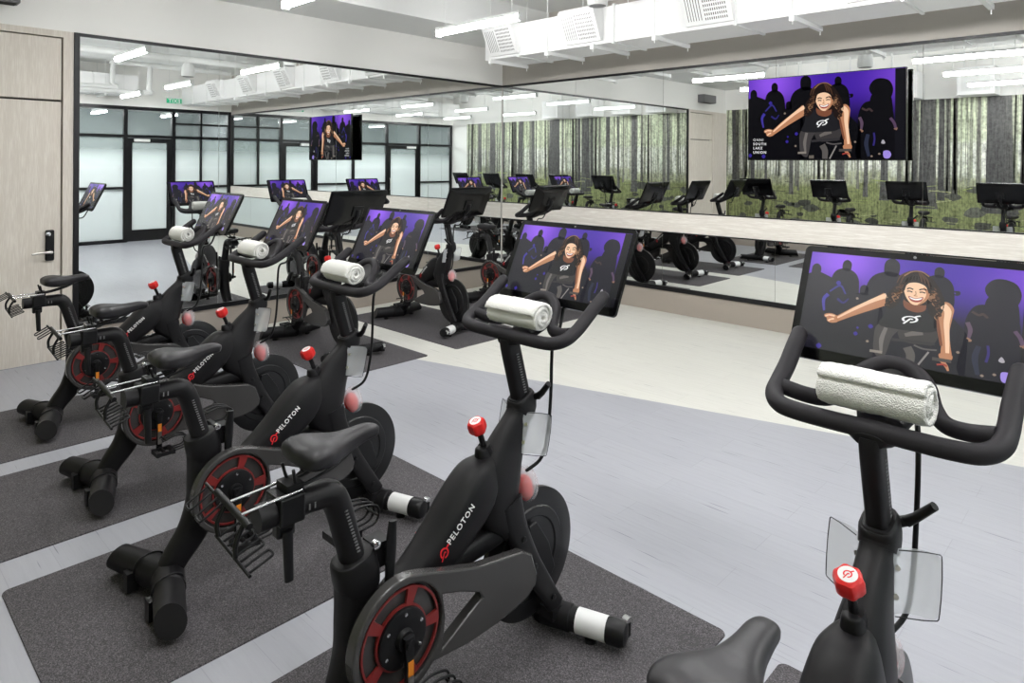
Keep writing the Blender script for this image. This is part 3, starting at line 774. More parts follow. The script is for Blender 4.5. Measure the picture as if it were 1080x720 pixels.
    hole = [(-0.125, 0.428), (-0.06, 0.405), (0.02, 0.368), (0.035, 0.345), (-0.03, 0.315), (-0.125, 0.268), (-0.115, 0.36)]
    plate(bm, o_, [hole, circ(CY, CZ, 0.142)], 0.074, 0.112)
    cg = obj('chain_guard', bm, M['guard'], T, bevel=0.006)
    bm = bmesh.new()
    ov = []
    for k in range(5):
        a0 = 72 * k + 8; l_ = []
        for q in range(9): a = math.radians(a0 + 56 * q / 8); l_.append((CY + 0.1275 * math.cos(a), CZ + 0.1275 * math.sin(a)))
        for q in range(9): a = math.radians(a0 + 56 - 56 * q / 8); l_.append((CY + 0.087 * math.cos(a), CZ + 0.087 * math.sin(a)))
        ov.append(l_)
    plate(bm, circ(CY, CZ, 0.134), ov + [circ(CY, CZ, 0.07)], 0.096, 0.104)
    ri = obj('chainring', bm, M['redring'], T); ri['label'] = 'dull red slotted ring'
    bm = bmesh.new(); lathe(bm, [(0.082, 0.141), (0.090, 0.141), (0.0905, 0.0)], (0, CY, CZ), 'x', 48); obj('ring_backing', bm, M['guard'], ri, smooth=30)
    bm = bmesh.new(); lathe(bm, [(0.096, 0.082), (0.112, 0.080), (0.115, 0.074), (0.115, 0.03), (0.128, 0.026), (0.130, 0.0)], (0, CY, CZ), 'x', 40); obj('crank_disc', bm, K2, ri, smooth=30)
    bm = bmesh.new()
    for k in range(6):
        a = math.radians(25 + 60 * k); lathe(bm, [(0.112, 0.0055), (0.1175, 0.005), (0.118, 0.0)], (0, CY + 0.066 * math.cos(a), CZ + 0.066 * math.sin(a)), 'x', 10)
    obj('disc_bolts', bm, M['chrome'], ri, smooth=40)
    bm = bmesh.new(); lathe(bm, [(-0.105, 0.0), (-0.105, 0.05), (-0.08, 0.055), (-0.05, 0.055)], (0, CY, CZ), 'x', 30)
    obj('bearing_cover', bm, K2, T, smooth=35)
    # cranks and pedals with toe cages
    for s, dn in ((1, -1), (-1, 1)):
        x = s * 0.137
        bm = bmesh.new(); sweep(bm, [(CY, CZ + 0.018 * -dn, 0.009, 0.017), (CY, CZ + dn * 0.08, 0.008, 0.013), (CY, CZ + dn * 0.188, 0.009, 0.015)], x0=x, ex=3.5, seg=12, n=3)
        lathe(bm, [(-0.03, 0.013), (0.012, 0.013)], (x, CY, CZ), 'x', 14)
        cr = obj('crank_arm', bm, K2, T, smooth=40)
        bm = bmesh.new(); bx(bm, x + s * 0.0085, x + s * 0.0105, CY - 0.009, CY + 0.009, CZ + dn * 0.045, CZ + dn * 0.085)
        obj('orange_strip', bm, M['orange'], cr)['label'] = 'orange reflective strip'
        bm = bmesh.new(); bx(bm, x + s * 0.0085, x + s * 0.0105, CY - 0.009, CY + 0.009, CZ + dn * 0.0855, CZ + dn * 0.15)
        obj('grey_strip', bm, M['steel'], cr)
        pz = CZ + dn * 0.172
        bm = bmesh.new()
        bx(bm, x + s * 0.022, x + s * 0.105, CY - 0.045, CY - 0.028, pz - 0.011, pz + 0.011); bx(bm, x + s * 0.022, x + s * 0.105, CY + 0.028, CY + 0.045, pz - 0.011, pz + 0.011)
        bx(bm, x + s * 0.022, x + s * 0.032, CY - 0.03, CY + 0.03, pz - 0.009, pz + 0.009); bx(bm, x + s * 0.095, x + s * 0.105, CY - 0.03, CY + 0.03, pz - 0.009, pz + 0.009)
        tube(bm, [(x + s * 0.005, CY, pz), (x + s * 0.10, CY, pz)], 0.009, 10)
        pe = obj('pedal', bm, K2, T, smooth=40)
        bm = bmesh.new()
        for xx in (0.035, 0.062, 0.09):
            tube(bm, [(x + s * xx, CY + 0.044, pz), (x + s * xx, CY + 0.105, pz + 0.01), (x + s * xx, CY + 0.11, pz + 0.055), (x + s * xx, CY + 0.05, pz + 0.075), (x + s * xx, CY - 0.01, pz + 0.062)], 0.004, 8)
        tube(bm, [(x + s * 0.03, CY + 0.108, pz + 0.03), (x + s * 0.095, CY + 0.108, pz + 0.03)], 0.004, 8); tube(bm, [(x + s * 0.03, CY + 0.0, pz + 0.066), (x + s * 0.095, CY + 0.0, pz + 0.066)], 0.005, 8)
        obj('toe_cage', bm, K2, pe, smooth=50)
    # seat post, clamp, slider
    bm = bmesh.new()
    tube(bm, [(0, -0.350, 0.545), (0, -0.384, 0.66), (0, -0.412, 0.755), (0, -0.440, 0.796), (0, -0.485, 0.803), (0, -0.57, 0.803), (0, -0.645, 0.803)], [0.036, 0.036, 0.037, 0.038, 0.036, 0.034, 0.034], 20, 6)
    sp = obj('seat_post', bm, K, T, smooth=50)
    bm = bmesh.new()
    for k in range(14):
        t = k / 13; bx(bm, 0.0345, 0.0368, -0.367 - 0.040 * t - 0.005, -0.367 - 0.040 * t + 0.005, 0.625 + 0.125 * t - 0.0022, 0.625 + 0.125 * t + 0.0022)
    obj('height_scale', bm, M['grey'], sp)
    bm = bmesh.new()
    for k in range(5):
        bx(bm, 0.0335, 0.0355, -0.50 - 0.016 * k - 0.002, -0.50 - 0.016 * k + 0.002, 0.792, 0.808)
    obj('slider_scale', bm, M['grey'], sp)
    bm = bmesh.new(); sweep(bm, [(-0.345, 0.50, 0.048, 0.062), (-0.352, 0.545, 0.052, 0.066), (-0.364, 0.592, 0.050, 0.062), (-0.366, 0.600, 0.044, 0.05)], ex=2.6, n=3)
    bx(bm, -0.03, 0.03, -0.325, -0.275, 0.545, 0.59)
    cl = obj('seat_clamp', bm, K, T, smooth=40)
    bm = bmesh.new(); lathe(bm, [(-0.04, 0.013), (0.05, 0.013)], (0, -0.270, 0.595), 'x', 14); sweep(bm, [(-0.262, 0.675, 0.009, 0.012), (-0.268, 0.60, 0.010, 0.017), (-0.272, 0.52, 0.009, 0.014), (-0.274, 0.44, 0.008, 0.012)], x0=0.048, seg=10, n=3)
    bx(bm, -0.03, 0.03, -0.31, -0.255, 0.575, 0.615)
    obj('seat_lever', bm, K2, cl, smooth=40)
    bm = bmesh.new(); lathe(bm, [(0.03, 0.012), (0.046, 0.012), (0.048, 0.007), (0.048, 0.0)], (0, -0.312, 0.622), 'x', 14); obj('clamp_bolt', bm, M['chrome'], cl, smooth=40)
    bm = bmesh.new(); bx(bm, -0.042, 0.042, -0.60, -0.53, 0.775, 0.848); bx(bm, -0.016, 0.016, -0.595, -0.545, 0.735, 0.78)
    sl = obj('saddle_clamp', bm, K2, T, bevel=0.006)
    bm = bmesh.new(); sweep(bm, [(-0.57, 0.755, 0.010, 0.014), (-0.568, 0.70, 0.010, 0.013), (-0.565, 0.625, 0.009, 0.012)], x0=0.02, seg=12, n=3); obj('clamp_lever', bm, K2, sl, smooth=40)
    # saddle
    bm = bmesh.new(); SDZ = 0.007
    rows = [(-0.625, 0.035, 0.925, 0.010), (-0.618, 0.072, 0.938, 0.026), (-0.59, 0.086, 0.948, 0.040), (-0.55, 0.083, 0.950, 0.046), (-0.51, 0.066, 0.945, 0.045), (-0.46, 0.042, 0.940, 0.040), (-0.41, 0.030, 0.942, 0.034), (-0.36, 0.026, 0.944, 0.028), (-0.325, 0.022, 0.938, 0.022), (-0.312, 0.010, 0.932, 0.012)]
    rr = catmull4([[r[0] * 0.84 - 0.0215, r[1], r[2] + SDZ, r[3]] for r in rows], 4, False); rings = []
    for y, w, z, d in rr:
        ring = []
        for j in range(24):
            q = 2 * PI * j / 24; cx, sx = math.cos(q), math.sin(q)
            px_ = math.copysign(abs(cx) ** 0.75, cx) * w
            zz = z - d * 0.45 + (d * 0.55 if sx > 0 else d) * sx
            if sx > 0: zz -= 0.006 * max(0, 1 - abs(px_) / 0.012) * (1 if y < -0.42 else 0)
            if sx < 0: zz -= 0.014 * abs(cx) * (abs(px_) / 0.09)
            ring.append(bm.verts.new((px_, y, zz)))
        rings.append(ring)
    for i in range(len(rings) - 1):
        for j in range(24): bm.faces.new((rings[i][j], rings[i][(j + 1) % 24], rings[i + 1][(j + 1) % 24], rings[i + 1][j]))
    bm.faces.new(rings[0][::-1]); bm.faces.new(rings[-1])
    sd = obj('saddle', bm, M['saddle'], T, smooth=70)
    bm = bmesh.new()
    for s in (-1, 1): tube(bm, [(s * 0.015, -0.35, 0.92), (s * 0.02, -0.41, 0.885), (s * 0.022, -0.50, 0.862), (s * 0.022, -0.545, 0.864), (s * 0.03, -0.56, 0.908)], 0.0045, 8)
    bx(bm, -0.03, 0.03, -0.575, -0.53, 0.846, 0.87)
    obj('saddle_rail', bm, M['black2'], sd, smooth=50)
    # weight rack behind the saddle
    bm = bmesh.new()
    for s in (-1, 1): tube(bm, [(s * 0.040, -0.54, 0.856), (s * 0.040, -0.70, 0.850)], 0.0038, 8)
    wr = obj('weight_rack', bm, M['chrome'], T, smooth=50)
    bm = bmesh.new(); tube(bm, [(-0.10, -0.70, 0.858), (0.085, -0.70, 0.838)], 0.0085, 10)
    tube(bm, [(0.06, -0.70, 0.842), (0.062, -0.722, 0.80), (0.06, -0.722, 0.762)], 0.006, 8); tube(bm, [(-0.04, -0.70, 0.852), (-0.042, -0.722, 0.81), (-0.035, -0.722, 0.775)], 0.006, 8)
    obj('rack_bar', bm, K2, wr, smooth=50)
    def comb(pa, pb, d, n, w):
        bm = bmesh.new(); pa, pb, d = Vector(pa), Vector(pb), Vector(d); e = (pb - pa).normalized()
        tube(bm, [pa, pb], 0.0042, 8)
        for k in range(n):
            q = pa + (pb - pa) * ((k + 0.5) / n)
            tube(bm, [q - e * w, q - e * w + d * 0.8, q - e * w * 0.7 + d * 0.97, q + e * w * 0.7 + d * 0.97, q + e * w + d * 0.8, q + e * w], 0.0032, 7, 3)
        return bm
    obj('weight_cage', comb((-0.155, -0.705, 0.862), (-0.03, -0.705, 0.850), (0, -0.058, -0.03), 2, 0.015), K2, wr, smooth=50)
    obj('weight_cage', comb((-0.045, -0.724, 0.778), (0.135, -0.722, 0.752), (0.004, 0.062, 0.022), 4, 0.012), K2, wr, smooth=50)
    # resistance knob on its stem
    bm = bmesh.new(); tube(bm, [(0, 0.165, 0.70), (0, 0.142, 0.755)], [0.026, 0.021], 16, smooth=False); tube(bm, [(0, 0.142, 0.755), (0, 0.122, 0.805)], 0.010, 12, smooth=False)
    obj('knob_stem', bm, K, T, smooth=40)
    q = Vector((0, 0, 1)).rotation_difference(Vector((0, -0.38, 0.92)).normalized()).to_matrix(); kc = Vector((0, 0.118, 0.812))
    bm = bmesh.new(); prof = [(-0.012, 0.015), (-0.006, 0.024), (0.004, 0.0295), (0.024, 0.030), (0.034, 0.027), (0.038, 0.0215)]
    rings = []
    for a, r in prof:
        rings.append([bm.verts.new(q @ Vector((r * (1 + 0.07 * math.cos(6 * 2 * PI * j / 36)) * math.cos(2 * PI * j / 36), r * (1 + 0.07 * math.cos(6 * 2 * PI * j / 36)) * math.sin(2 * PI * j / 36), a)) + kc) for j in range(36)])
    for i in range(len(rings) - 1):
        for j in range(36): bm.faces.new((rings[i][j], rings[i][(j + 1) % 36], rings[i + 1][(j + 1) % 36], rings[i + 1][j]))
    bm.faces.new(rings[0][::-1]); bm.faces.new(rings[-1])
    kn = obj('resistance_knob', bm, M['red'], T, smooth=30); kn['label'] = 'red faceted resistance knob'
    bm = bmesh.new(); vs = [bm.verts.new(q @ Vector((0.0195 * math.cos(2 * PI * j / 30), 0.0195 * math.sin(2 * PI * j / 30), 0.0386)) + kc) for j in range(30)]; bm.faces.new(vs)
    obj('knob_cap', bm, M['white'], kn)
    bm = bmesh.new(); lv2, lf2 = logo2d(0.0125); vs = [bm.verts.new(q @ Vector((v.x, v.y, 0.0392)) + kc) for v in lv2]
    for f in lf2: bm.faces.new([vs[i] for i in f])
    obj('knob_logo', bm, M['redink'], kn)
    # handlebar post and clamp
    bm = bmesh.new(); sweep(bm, [(0.335, 0.83, 0.024, 0.034), (0.30, 0.95, 0.024, 0.034), (0.268, 1.06, 0.024, 0.034), (0.262, 1.092, 0.024, 0.030)], ex=4.0, seg=20, n=3)
    hp = obj('handlebar_post', bm, K, T, smooth=40)
    bm = bmesh.new()
    for k in range(16):
        t = k / 15; yy, zz = 0.322 - 0.042 * t, 0.895 + 0.14 * t
        bx(bm, 0.0232, 0.0248, yy - 0.006, yy + 0.006, zz - 0.0022, zz + 0.0022)
    obj('height_scale', bm, M['grey'], hp)
    bm = bmesh.new(); sweep(bm, [(0.315, 0.815, 0.040, 0.050), (0.328, 0.84, 0.042, 0.053), (0.324, 0.872, 0.040, 0.050), (0.32, 0.884, 0.033, 0.042)], ex=3.0, n=3)
    hc_ = obj('post_clamp', bm, K, T, smooth=40)
    bm = bmesh.new(); tube(bm, [(0.025, 0.355, 0.868), (0.052, 0.365, 0.880)], 0.012, 12); tube(bm, [(0.046, 0.362, 0.876), (0.066, 0.362, 0.893), (0.104, 0.352, 0.935)], [0.013, 0.011, 0.010], 12, smooth=False)
    obj('clamp_lever', bm, K2, hc_, smooth=40)
    # handlebar: rear bar, two horns, front loop
    bm = bmesh.new(); r = 0.0215
    half = [(0.085, 0.252, 1.104), (0.16, 0.250, 1.106), (0.205, 0.258, 1.110), (0.232, 0.288, 1.122), (0.238, 0.335, 1.143), (0.238, 0.385, 1.173), (0.240, 0.435, 1.208), (0.242, 0.478, 1.236)]
    path = [(-x, y, z) for x, y, z in half[::-1]] + [(0, 0.254, 1.104)] + half
    tube(bm, path, [r * 0.98] + [r] * (len(path) - 2) + [r * 0.98], 18, 5)
    fl = [(0.225, 0.318, 1.135), (0.17, 0.335, 1.122), (0.125, 0.350, 1.122), (0.095, 0.385, 1.14), (0.072, 0.425, 1.178), (0.036, 0.448, 1.202), (0, 0.455, 1.208)]
    path = [(-x, y, z) for x, y, z in fl[:-1]] + fl[::-1]
    path = [(-x, y, z) for x, y, z in fl[:-1]] + [fl[-1]] + [p for p in fl[-2::-1]]
    tube(bm, path, 0.0195, 16, 5)
    for s in (-1, 1):
        rr_ = bmesh.ops.create_uvsphere(bm, u_segments=14, v_segments=8, radius=r * 0.97)
        for v in rr_['verts']: v.co += Vector((s * 0.242, 0.478, 1.236))
    hb = obj('handlebar', bm, RB, T, smooth=60)
    bm = bmesh.new(); sweep(bm, [(0.236, 1.084, 0.030, 0.016), (0.262, 1.090, 0.052, 0.022), (0.32, 1.094, 0.050, 0.020), (0.39, 1.125, 0.070, 0.018), (0.43, 1.165, 0.062, 0.016), (0.455, 1.20, 0.030, 0.014)], ex=2.6, n=4)
    obj('bar_bracket', bm, K, T, smooth=50)
    # screen on its arm
    bm = bmesh.new(); tube(bm, [(0, 0.40, 1.13), (0, 0.50, 1.17), (0, 0.585, 1.24), (0, 0.592, 1.29)], [0.018, 0.018, 0.02, 0.024], 14)
    obj('screen_arm', bm, K2, T, smooth=50)
    t = math.radians(25.5); Rm = Matrix.Rotation(-t, 3, 'X'); SC = Vector((0, 0.560, 1.315))
    W, H = 0.56, 0.322
    def rr2(w, h, r, n=6):
        P = []
        for cx, cz, a0 in ((w / 2 - r, h / 2 - r, 0), (-w / 2 + r, h / 2 - r, 90), (-w / 2 + r, -h / 2 + r, 180), (w / 2 - r, -h / 2 + r, 270)):
            for k in range(n + 1): P.append((cx + r * math.cos(math.radians(a0 + 90 * k / n)), cz + r * math.sin(math.radians(a0 + 90 * k / n))))
        return P
    bm = bmesh.new(); secs = [(W, H, 0.016, 0.0), (W, H, 0.016, 0.012), (W - 0.02, H - 0.02, 0.02, 0.022), (0.34, 0.19, 0.03, 0.036), (0.30, 0.15, 0.03, 0.04)]
    rings = [[bm.verts.new(Rm @ Vector((x, d, z)) + SC) for x, z in rr2(w, h, r)] for w, h, r, d in secs]
    nn = len(rings[0])
    for i in range(len(rings) - 1):
        for j in range(nn): bm.faces.new((rings[i][j], rings[i][(j + 1) % nn], rings[i + 1][(j + 1) % nn], rings[i + 1][j]))
    bm.faces.new(rings[0]); bm.faces.new(rings[-1])
    sc = obj('screen', bm, M['screenblack'], T, smooth=30)
    w0, w1, h0, h1 = -W / 2 + 0.020, W / 2 - 0.014, -H / 2 + 0.030, H / 2 - 0.018
    o = art('display', 1, 1, M['display'], sc, False, lambda u, v, l: tuple(Rm @ Vector((w0 + (w1 - w0) * u, -0.0006 - 0.00012 * l, h0 + (h1 - h0) * v)) + SC), 1.6)
    o['label'] = 'lit display showing a trainer in a black top before purple light'
    bm = bmesh.new(); lathe(bm, [(0.0, 0.004), (-0.0008, 0.003), (-0.001, 0.0)], (0, 0, 0), 'y', 12)
    for v in bm.verts: v.co = Rm @ (v.co + Vector((0, 0, H / 2 - 0.009))) + SC
    obj('camera_lens', bm, M['grey'], sc)
    bm = bmesh.new(); box(bm, (0, 0, 0), (0.10, 0.012, 0.10)); tube(bm, [(-0.03, 0.012, -0.05), (-0.02, 0.02, -0.09)], 0.006, 8)
    for v in bm.verts: v.co = Rm @ (v.co + Vector((0, 0.044, -0.02))) + SC
    obj('screen_mount', bm, K2, sc, bevel=0.003)
    # clear trays either side of the head
    for s in (-1, 1):
        bm = bmesh.new(); nu, nv = 10, 12
        f = Vector((0.0, -0.20, -0.97)).normalized(); sx = Vector((s * 0.84, 0.54, 0)).normalized()
        org = Vector((s * 0.036, 0.300, 0.832)); nrm = sx.cross(f).normalized() * s
        grid = []
        for j in range(nv + 1):
            row = []
            for i in range(nu + 1):
                u, v = i / nu, j / nv
                W_, H_ = 0.100, 0.138
                # rounded outer corners
                du = u
                if v < 0.15 or v > 0.85:
                    e = (0.15 - v) / 0.15 if v < 0.15 else (v - 0.85) / 0.15
                    du = u * (1 - 0.13 * (1 - math.sqrt(max(0, 1 - e * e))))
                row.append(bm.verts.new(org + sx * (W_ * du) + f * (H_ * v) + nrm * (0.022 * (1 - (2 * u - 1) ** 2))))
            grid.append(row)
        for j in range(nv):
            for i in range(nu): bm.faces.new((grid[j][i], grid[j][i + 1], grid[j + 1][i + 1], grid[j + 1][i]))
        r_ = bmesh.ops.solidify(bm, geom=bm.faces[:] + bm.edges[:] + bm.verts[:], thickness=0.004)
        cup = obj('clear_tray', bm, M['clear'], T, smooth=50); cup['label'] = 'clear plastic tray beside the head tube'
        bm = bmesh.new()
        edge = [grid_pt for grid_pt in []]
        for k in range(2):
            pnt = org + f * (0.04 + 0.06 * k) + sx * 0.012 + nrm * 0.012
            tube(bm, [pnt - nrm * 0.008, pnt + nrm * 0.008], 0.006, 10)
        obj('tray_screw', bm, M['steel'], cup, smooth=40)
        bm = bmesh.new()
        pts = [org + sx * 0.100 * a + f * 0.138 * b for a, b in ((0.1, 0.0), (0.85, 0.0), (0.99, 0.12), (0.99, 0.88), (0.85, 1.0), (0.1, 1.0))]
        tube(bm, pts, 0.0012, 6, 3)
        obj('tray_rim', bm, M['black2'], cup, smooth=60)
    # cable from the screen down to the frame
    bm = bmesh.new(); tube(bm, [(0.012, 0.555, 1.20), (0.03, 0.50, 1.09), (0.05, 0.44, 1.07), (0.055, 0.425, 0.99), (0.052, 0.425, 0.87), (0.048, 0.415, 0.74), (0.04, 0.39, 0.65), (0.015, 0.335, 0.61)], 0.0062, 9)
    obj('power_cable', bm, K2, T, smooth=60)
    return T

SPOTS = [(6.31, -5.47, 0), (5.15, -5.44, 0), (3.98, -5.395, 0), (2.87, -5.315, 0), (1.66, -5.285, 0),
         (1.23, -3.60, -PI / 2), (1.25, -2.33, -PI / 2), (1.27, -1.10, -PI / 2)]
WHO = ['nearest the camera, cut by the right edge', 'in the centre foreground, white lettering clearly readable',
       'third from the right in the front row', 'fourth from the right in the front row', 'leftmost of the front row, before the wooden door',
       'in the left mirror row, largely hidden behind the third front bike', 'in the left mirror row, whole side view visible', 'in the left mirror row, closest to the room corner']
MZ = 0.006
bikes = []
for i, (x, y, rz) in enumerate(SPOTS):
    lb = 'black stationary exercise bike ' + WHO[i]
    g = 'exercise bikes facing the television wall' if i < 5 else 'exercise bikes along the left mirror'
    if i == 0:
        b = make_bike(lb); b['group'] = g; b.location = (x, y, MZ); b.rotation_euler.z = rz
    else: b = dup(bikes[0], (x, y, MZ), rz, lb, g)
    bikes.append(b)

# --- mats under the bikes
def make_mat(label, group):
    bm = bmesh.new(); n = 5; P = []
    w, l, r = 0.96, 1.83, 0.028
    for cx, cy, a0 in ((w / 2 - r, l / 2 - r, 0), (-w / 2 + r, l / 2 - r, 90), (-w / 2 + r, -l / 2 + r, 180), (w / 2 - r, -l / 2 + r, 270)):
        for k in range(n + 1): P.append((cx + r * math.cos(math.radians(a0 + 90 * k / n)), cy + r * math.sin(math.radians(a0 + 90 * k / n))))
    vs = [bm.verts.new((x, y, 0.0)) for x, y in P]; bm.faces.new(vs)
    e = bmesh.ops.extrude_face_region(bm, geom=bm.faces[:])
    for v in [g for g in e['geom'] if isinstance(g, bmesh.types.BMVert)]: v.co.z = MZ; v.co.x *= 0.997; v.co.y *= 0.9985
    o = obj('floor_mat', bm, M['mat']); tag(o, label, 'mat', group)
    bm = bmesh.new(); V, F = logo2d(0.048); vs = [bm.verts.new((v.x + 0.40, v.y * 0.9 + 0.78, MZ + 0.0006)) for v in V]
    for f in F: bm.faces.new([vs[i] for i in f])
    obj('embossed_logo', bm, M['matlogo'], o)
    return o
MWHO = ['nearest bike at the right edge', 'central foreground bike', 'third bike of the front row', 'fourth bike of the front row', 'leftmost front bike by the wooden door',
        'mirror-row bike hidden behind the third front bike', 'mirror-row bike seen whole from the side', 'mirror-row bike closest to the room corner']
m0 = None
for i, (x, y, rz) in enumerate(SPOTS):
    lb = 'thin charcoal floor mat under the ' + MWHO[i]
    g = 'floor mats under the exercise bikes'
    if i < 5: px_, py_ = (6.325, 5.17, 3.97, 2.765, 1.61)[i], (-5.467, -5.46, -5.415, -5.47, -5.47)[i]
    else: px_, py_ = x - 0.02, y + 0.06
    if m0 is None: m0 = make_mat(lb, g); o = m0
    else: o = dup(m0, (0, 0, 0), 0, lb, g)
    o.location = (px_, py_, 0); o.rotation_euler.z = rz

# --- rolled towels on the handlebars
def make_towel(label, group, seed):
    R = random.Random(seed); bm = bmesh.new()
    turns, n, nx = 3.3, 150, 26; Lh = 0.113; ro = 0.0535
    inner, outer = [], []
    def rad(t): return 0.008 + (ro - 0.012) * t
    prof = []
    th = (ro - 0.012) / turns
    for i in range(n + 1):
        t = i / n; a = 2 * PI * turns * t + 0.6; r = rad(t)
        prof.append((a, r + th * 0.46, r - th * 0.46))
    prof[-1] = (prof[-1][0], prof[-1][1] - th * 0.25, prof[-1][2] + th * 0.1)
    loop = [(a, o_) for a, o_, i_ in prof] + [(a, i_) for a, o_, i_ in prof[::-1]]
    rings = []
    for j in range(nx + 1):
        x = -Lh + 2 * Lh * j / nx; e = abs(x) / Lh
        k = 1.0 - 0.05 * max(0, (e - 0.85) / 0.15) ** 2 + 0.015 * math.sin(x * 37 + seed)
        ring = []
        for a, r in loop:
            rr = r * k + R.gauss(0, 0.0006)
            xx = x + (0.004 * math.sin(a * 1.3 + seed) + R.gauss(0, 0.0006) + 0.10 * (r - 0.03) * (-1 if x > 0 else 1) * 0.5 if e > 0.99 else 0)
            ring.append(bm.verts.new((xx, rr * math.cos(a) * 1.04, rr * math.sin(a) * 0.96)))
        rings.append(ring)
    m_ = len(loop)
    for j in range(nx):
        for i in range(m_): bm.faces.new((rings[j][i], rings[j][(i + 1) % m_], rings[j + 1][(i + 1) % m_], rings[j + 1][i]))
    for ring in (rings[0], rings[-1]):
        h = m_ // 2
        for i in range(h - 1): bm.faces.new((ring[i], ring[i + 1], ring[m_ - 2 - i], ring[m_ - 1 - i]))
    o = obj('rolled_towel', bm, M['towel'], smooth=180); tag(o, label, 'towel', group); return o
TWHO = ['nearest bike at the right edge', 'central foreground bike', 'third bike of the front row', 'fourth bike of the front row', 'leftmost front bike',
        'mirror-row bike hidden behind the third front bike', 'mirror-row bike seen whole from the side', 'mirror-row bike closest to the corner']
t0 = [make_towel('x', 'g', 3), make_towel('x', 'g', 8)]
for i, (x, y, rz) in enumerate(SPOTS):
    lb = 'white rolled towel on the handlebar of the ' + TWHO[i]
    if i < 2: o = t0[i]
    else: o = t0[i % 2].copy(); COL.objects.link(o)
    tag(o, lb, 'towel', 'rolled towels on the handlebars')
    off = Vector((-0.005 + 0.012 * math.sin(i * 2.1), 0.301, 1.172))
    o.location = Matrix.Rotation(rz, 3, 'Z') @ off + Vector((x, y, MZ)); o.rotation_euler = (0.4 * i, 0, rz + 0.03 * math.sin(i * 1.7))
    if i < 5: pass

# ------------------------------------------------------------------ wall television
TV = thing('wall_television', 'large flat television showing the trainer, mounted on the front mirror wall', 'television', (4.430, -0.112, 2.1655))
W, H = 1.458, 0.832
bm = bmesh.new(); bx(bm, -W / 2, W / 2, -0.02, 0.02, -H / 2, H / 2); bx(bm, -W / 2 + 0.12, W / 2 - 0.12, 0.02, 0.06, -H / 2 + 0.05, H / 2 - 0.2)
obj('casing', bm, M['screenblack'], TV, bevel=0.004)
o = art('display', 1, 1, M['tvdisplay'], TV, True, lambda u, v, l: (-W / 2 + 0.008 + (W - 0.016) * u, -0.0206 - 0.0003 * l, -H / 2 + 0.012 + (H - 0.02) * v), 0.12)
o['label'] = 'lit display with the trainer in a black top and white words'
bm = bmesh.new(); bx(bm, -0.22, 0.22, 0.06, 0.072, -0.2, 0.2); bx(bm, -0.05, 0.05, 0.07, 0.097, -0.06, 0.06)
obj('wall_bracket', bm, M['black2'], TV)

# ------------------------------------------------------------------ ceiling equipment
# pendant tube lights
def make_light(label):
    T = thing('pendant_light', label, 'ceiling light', group='linear pendant lights')
    bm = bmesh.new(); bx(bm, -0.56, 0.56, -0.032, 0.032, 0.055, 0.085); bx(bm, -0.563, -0.555, -0.034, 0.034, 0, 0.087); bx(bm, 0.555, 0.563, -0.034, 0.034, 0, 0.087)
    obj('housing', bm, M['hangwhite'], T, bevel=0.002)
    bm = bmesh.new(); P = []
    for x in (-0.555, 0.555):
        P.append([bm.verts.new((x, 0.032 * math.cos(a), 0.055 - 0.05 * (abs(math.sin(a)) ** 0.6))) for a in [PI * k / 12 for k in range(13)]])
    for k in range(12): bm.faces.new((P[0][k], P[0][k + 1], P[1][k + 1], P[1][k]))
    bm.faces.new(P[0]); bm.faces.new(P[1][::-1])
    obj('diffuser', bm, M['lamp'], T)['label'] = 'glowing white diffuser'
    for s in (-1, 1):
        bm = bmesh.new(); tube(bm, [(s * 0.45, 0, 0.085), (s * 0.45, 0, ZC - 2.95)], 0.004, 6); obj('hanging_rod', bm, M['hangwhite'], T, smooth=60)
    return T
LP = []
cols = [(2.18, 'left column'), (5.15, 'middle column'), (7.55, 'right column')]; rows = [(-2.55, 'nearest the television wall'), (-4.17, 'in the middle row'), (-5.85, 'nearest the forest mural')]
l0 = None
for cx, cn in cols:
    for ry, rn in rows:
        lb = 'white linear pendant light of the %s, %s' % (cn, rn)
        if l0 is None: l0 = make_light(lb); l0.location = (cx, ry, 2.95)
        else: dup(l0, (cx, ry, 2.95), 0, lb, 'linear pendant lights')

